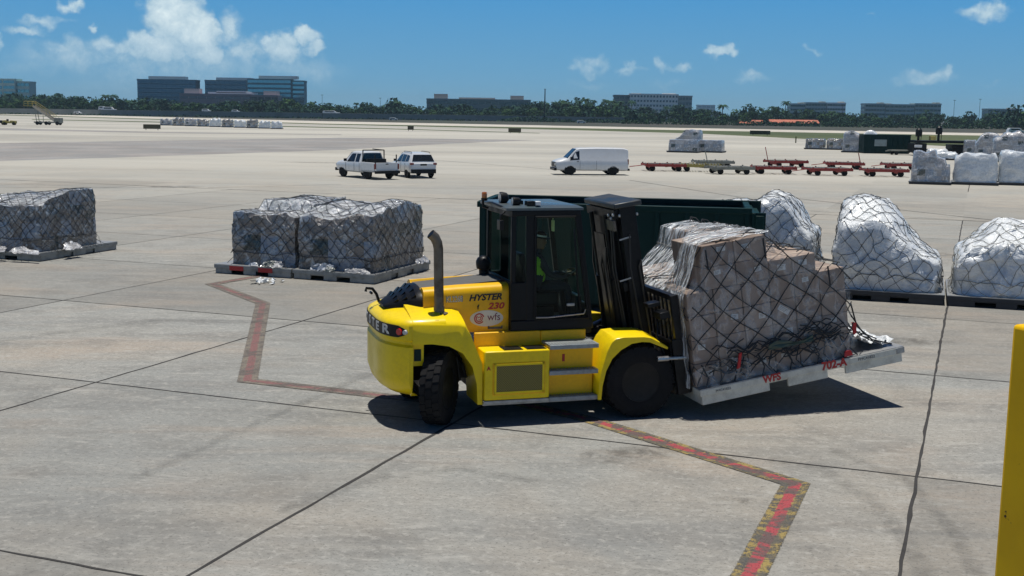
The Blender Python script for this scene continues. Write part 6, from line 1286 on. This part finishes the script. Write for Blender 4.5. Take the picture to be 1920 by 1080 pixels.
SEG = [(-90, 'by the picture edge before the teal building'), (28, 'behind the boarding stairs'), (95, 'between the stairs and the close pair of palms'), (180, 'by the close pair of palms'), (256, 'before the left half of the leftmost office block'), (316, 'before the right half of the leftmost office block'), (376, 'before the middle office block'), (440, 'before the left half of the teal office block'),
 (500, 'before the right half of the teal office block'), (580, 'just right of the teal office wing'), (640, 'above the long white vehicle on the road'), (700, 'in the middle line near the thin pole'), (752, 'just left of the long low building'), (800, 'before the left third of the long low building'), (865, 'before the middle of the long low building'), (930, 'before the right third of the long low building'),
 (1000, 'around the tall thin mast'), (1055, 'just left of the hotel palms'), (1105, 'just left of the hotel'), (1160, 'before the left half of the hotel'), (1225, 'before the right half of the hotel'), (1300, 'before the very distant pale block'), (1350, 'left of the big round tree'), (1412, 'above the longer red roof, left part'), (1475, 'before the first apartment block'), (1540, 'before the right end of the first apartment block'),
 (1600, 'before the left end of the long apartment block'), (1660, 'before the middle of the long apartment block'), (1715, 'before the right end of the long apartment block'), (1770, 'between the two thin poles on the right'), (1845, 'before the last apartment block'), (1905, 'at the right picture edge')]
cells = {}
for o, px, dist, pal_, lab in TL:
    if lab.startswith('big') or lab.startswith('large') or lab.startswith('lone'): continue
    k = max(i for i, (a, _) in enumerate(SEG) if px >= a); row = 'palm' if pal_ else 'tree in the taller back row' if dist > 659 and (px < 1172 or dist > 652) and 'back' in lab else 'tree in the lower front row'
    cells.setdefault((k, row), []).append((px, o))
for (k, row), it in cells.items():
    it.sort(key=lambda q: q[0])
    for n_, (px, o) in enumerate(it): o['label'] = (ORD[min(n_, 11)] + ' ' if len(it) > 1 else '') + row + (' from the left' if len(it) > 1 and 0 else '') + ' ' + SEG[k][1]; o['group'] = 'palms along the horizon' if row == 'palm' else 'trees along the horizon'
mb = MB()
for (a, b, dd, h0, n) in ((1165, 2050, 592, 3.0, 5200), (940, 1172, 632, 2.6, 900), (-260, 1172, 636, .9, 1200)):
    xa, xb = X(a, dd), X(b, dd)
    for _ in range(n):
        p = Vector((rt.uniform(xa, xb), dd + rt.uniform(-3, 3), 0)); hh = h0*(.75 + .5*noise.noise((p.x*.05, 0, 0)) + .25*noise.noise((p.x*.3, 1, 0))); p.z = rt.uniform(0, hh)
        s_ = rt.uniform(.3, .7); q = Vector((rt.gauss(0, 1), rt.gauss(0, 1), rt.gauss(0, 1))).normalized(); t1 = q.orthogonal().normalized()*s_; t2 = q.cross(t1.normalized())*s_*.7; mb.add([p-t1, p+t2, p+t1, p-t2], [(0, 1, 2, 3)])
o = mb.build('hedge', LM[0], None, smooth=0); tag(o, 'long low dark hedge beyond the runway', 'hedge', kind='stuff')
# road vehicles beyond the wall
def far_car(px, py, dist, w_, h, lab, m='white_paint'):
    x, z = ph(px, py, dist); o = empty('distant_vehicle', (x, dist, z-h), 0, lab, 'vehicle'); 
    if z - h < .3: o.location.z = 0
    mb = MB(); mb.prism([(-w_/2, .3), (w_/2, .3), (w_/2, h*.55), (w_*.30, h*.6), (w_*.18, h), (-w_*.42, h), (-w_/2, h*.6)], -.85, .85); mb.build('body', MAT[m], o, bevel=.05)
    mb = MB(); mb.box((-w_*.35, -.88, h*.62), (w_*.16, .88, h*.88)); mb.build('window', GD, o)
    for xx in (-w_*.3, w_*.3):
        for y in (-.8, .8): mb = MB(); mb.lathe([(.1, -.1), (.34, -.1), (.34, .1), (.1, .1)], (xx, y, .34), 'y', 10); mb.build('wheel', MAT['rubber'], o)
mb = MB(); xa, xb = X(-260, 640), X(1172, 640); mb.box((xa, 641.3, -.02), (xb, 656, 2.2)); o = mb.build('embankment_road', MAT['taxi'], None, smooth=0); o['kind'] = 'structure'
far_car(205, 200.5, 645, 7.5, 2.6, 'white truck on the road above the left end of the retaining wall'); far_car(193, 199.5, 647, 4.5, 2.2, 'white van just left of the white truck on the road'); far_car(387, 204.4, 645, 4.6, 1.7, 'white car on the road in front of the office annex'); far_car(442, 206, 645, 4.2, 1.5, 'small white car right of the other one on the annex road'); far_car(621, 207.6, 645, 9.5, 2.0, 'long white vehicle on the road right of the office blocks')
far_car(738, 221.5, 590, 4.2, 1.4, 'white car below the middle stretch of the retaining wall'); far_car(1090, 229.5, 575, 4.2, 1.5, 'white car at the foot of the hedge left of the hotel'); far_car(146, 209, 600, 3.6, 1.3, 'white car below the wall right of the boarding stairs'); far_car(1905, 240, 330, 4.6, 1.6, 'white vehicle showing over the loads at the right edge')
# poles
for px, t, dd, lab in ((1022, 167, 640, 'tall thin dark mast standing left of the hotel'), (1790, 188, 600, 'thin pole right of the long apartment block'), (1838, 186, 600, 'thin pole left of the last apartment block'), (1580, 196, 610, 'thin lamp pole beside the first apartment block'), (604, 178, 640, 'thin pole right of the teal office wing'), (713, 184, 640, 'thin pole above the trees in the middle')):
    x, zt = ph(px, t, dd); o = empty('lamp_pole', (x, dd, 0), 0, lab, 'pole'); r_ = .42 if px == 1022 else .12; mb = MB(); mb.cyl((0, 0, 0), (0, 0, zt), r_, r_*.6, 8); mb.build('shaft', MAT['black'], o); mb = MB(); mb.box((-.6, -.2, zt-.1), (.6, .2, zt+.08)); mb.build('lamp_head', MAT['black'], o)
# ---------------------------------------------------------------- humid air
mb = MB(); mb.box((-3600, -110, -1.05), (3600, 5600, 70)); hz = mb.build('haze', [], None, smooth=0)
hm = bpy.data.materials.new('haze'); hm.use_nodes = True; hn = hm.node_tree.nodes; hn.clear(); ho = hn.new("ShaderNodeOutputMaterial"); hv_ = hn.new("ShaderNodeVolumePrincipled")
hv_.inputs["Color"].default_value = (.55, .80, .95, 1); hv_.inputs["Density"].default_value = .00013; hv_.inputs["Anisotropy"].default_value = .2
hm.node_tree.links.new(hv_.outputs[0], ho.inputs["Volume"]); hz.data.materials.append(hm); hz['kind'] = 'stuff'; hz['label'] = 'thin humid haze over the airfield'; hz['category'] = 'haze'
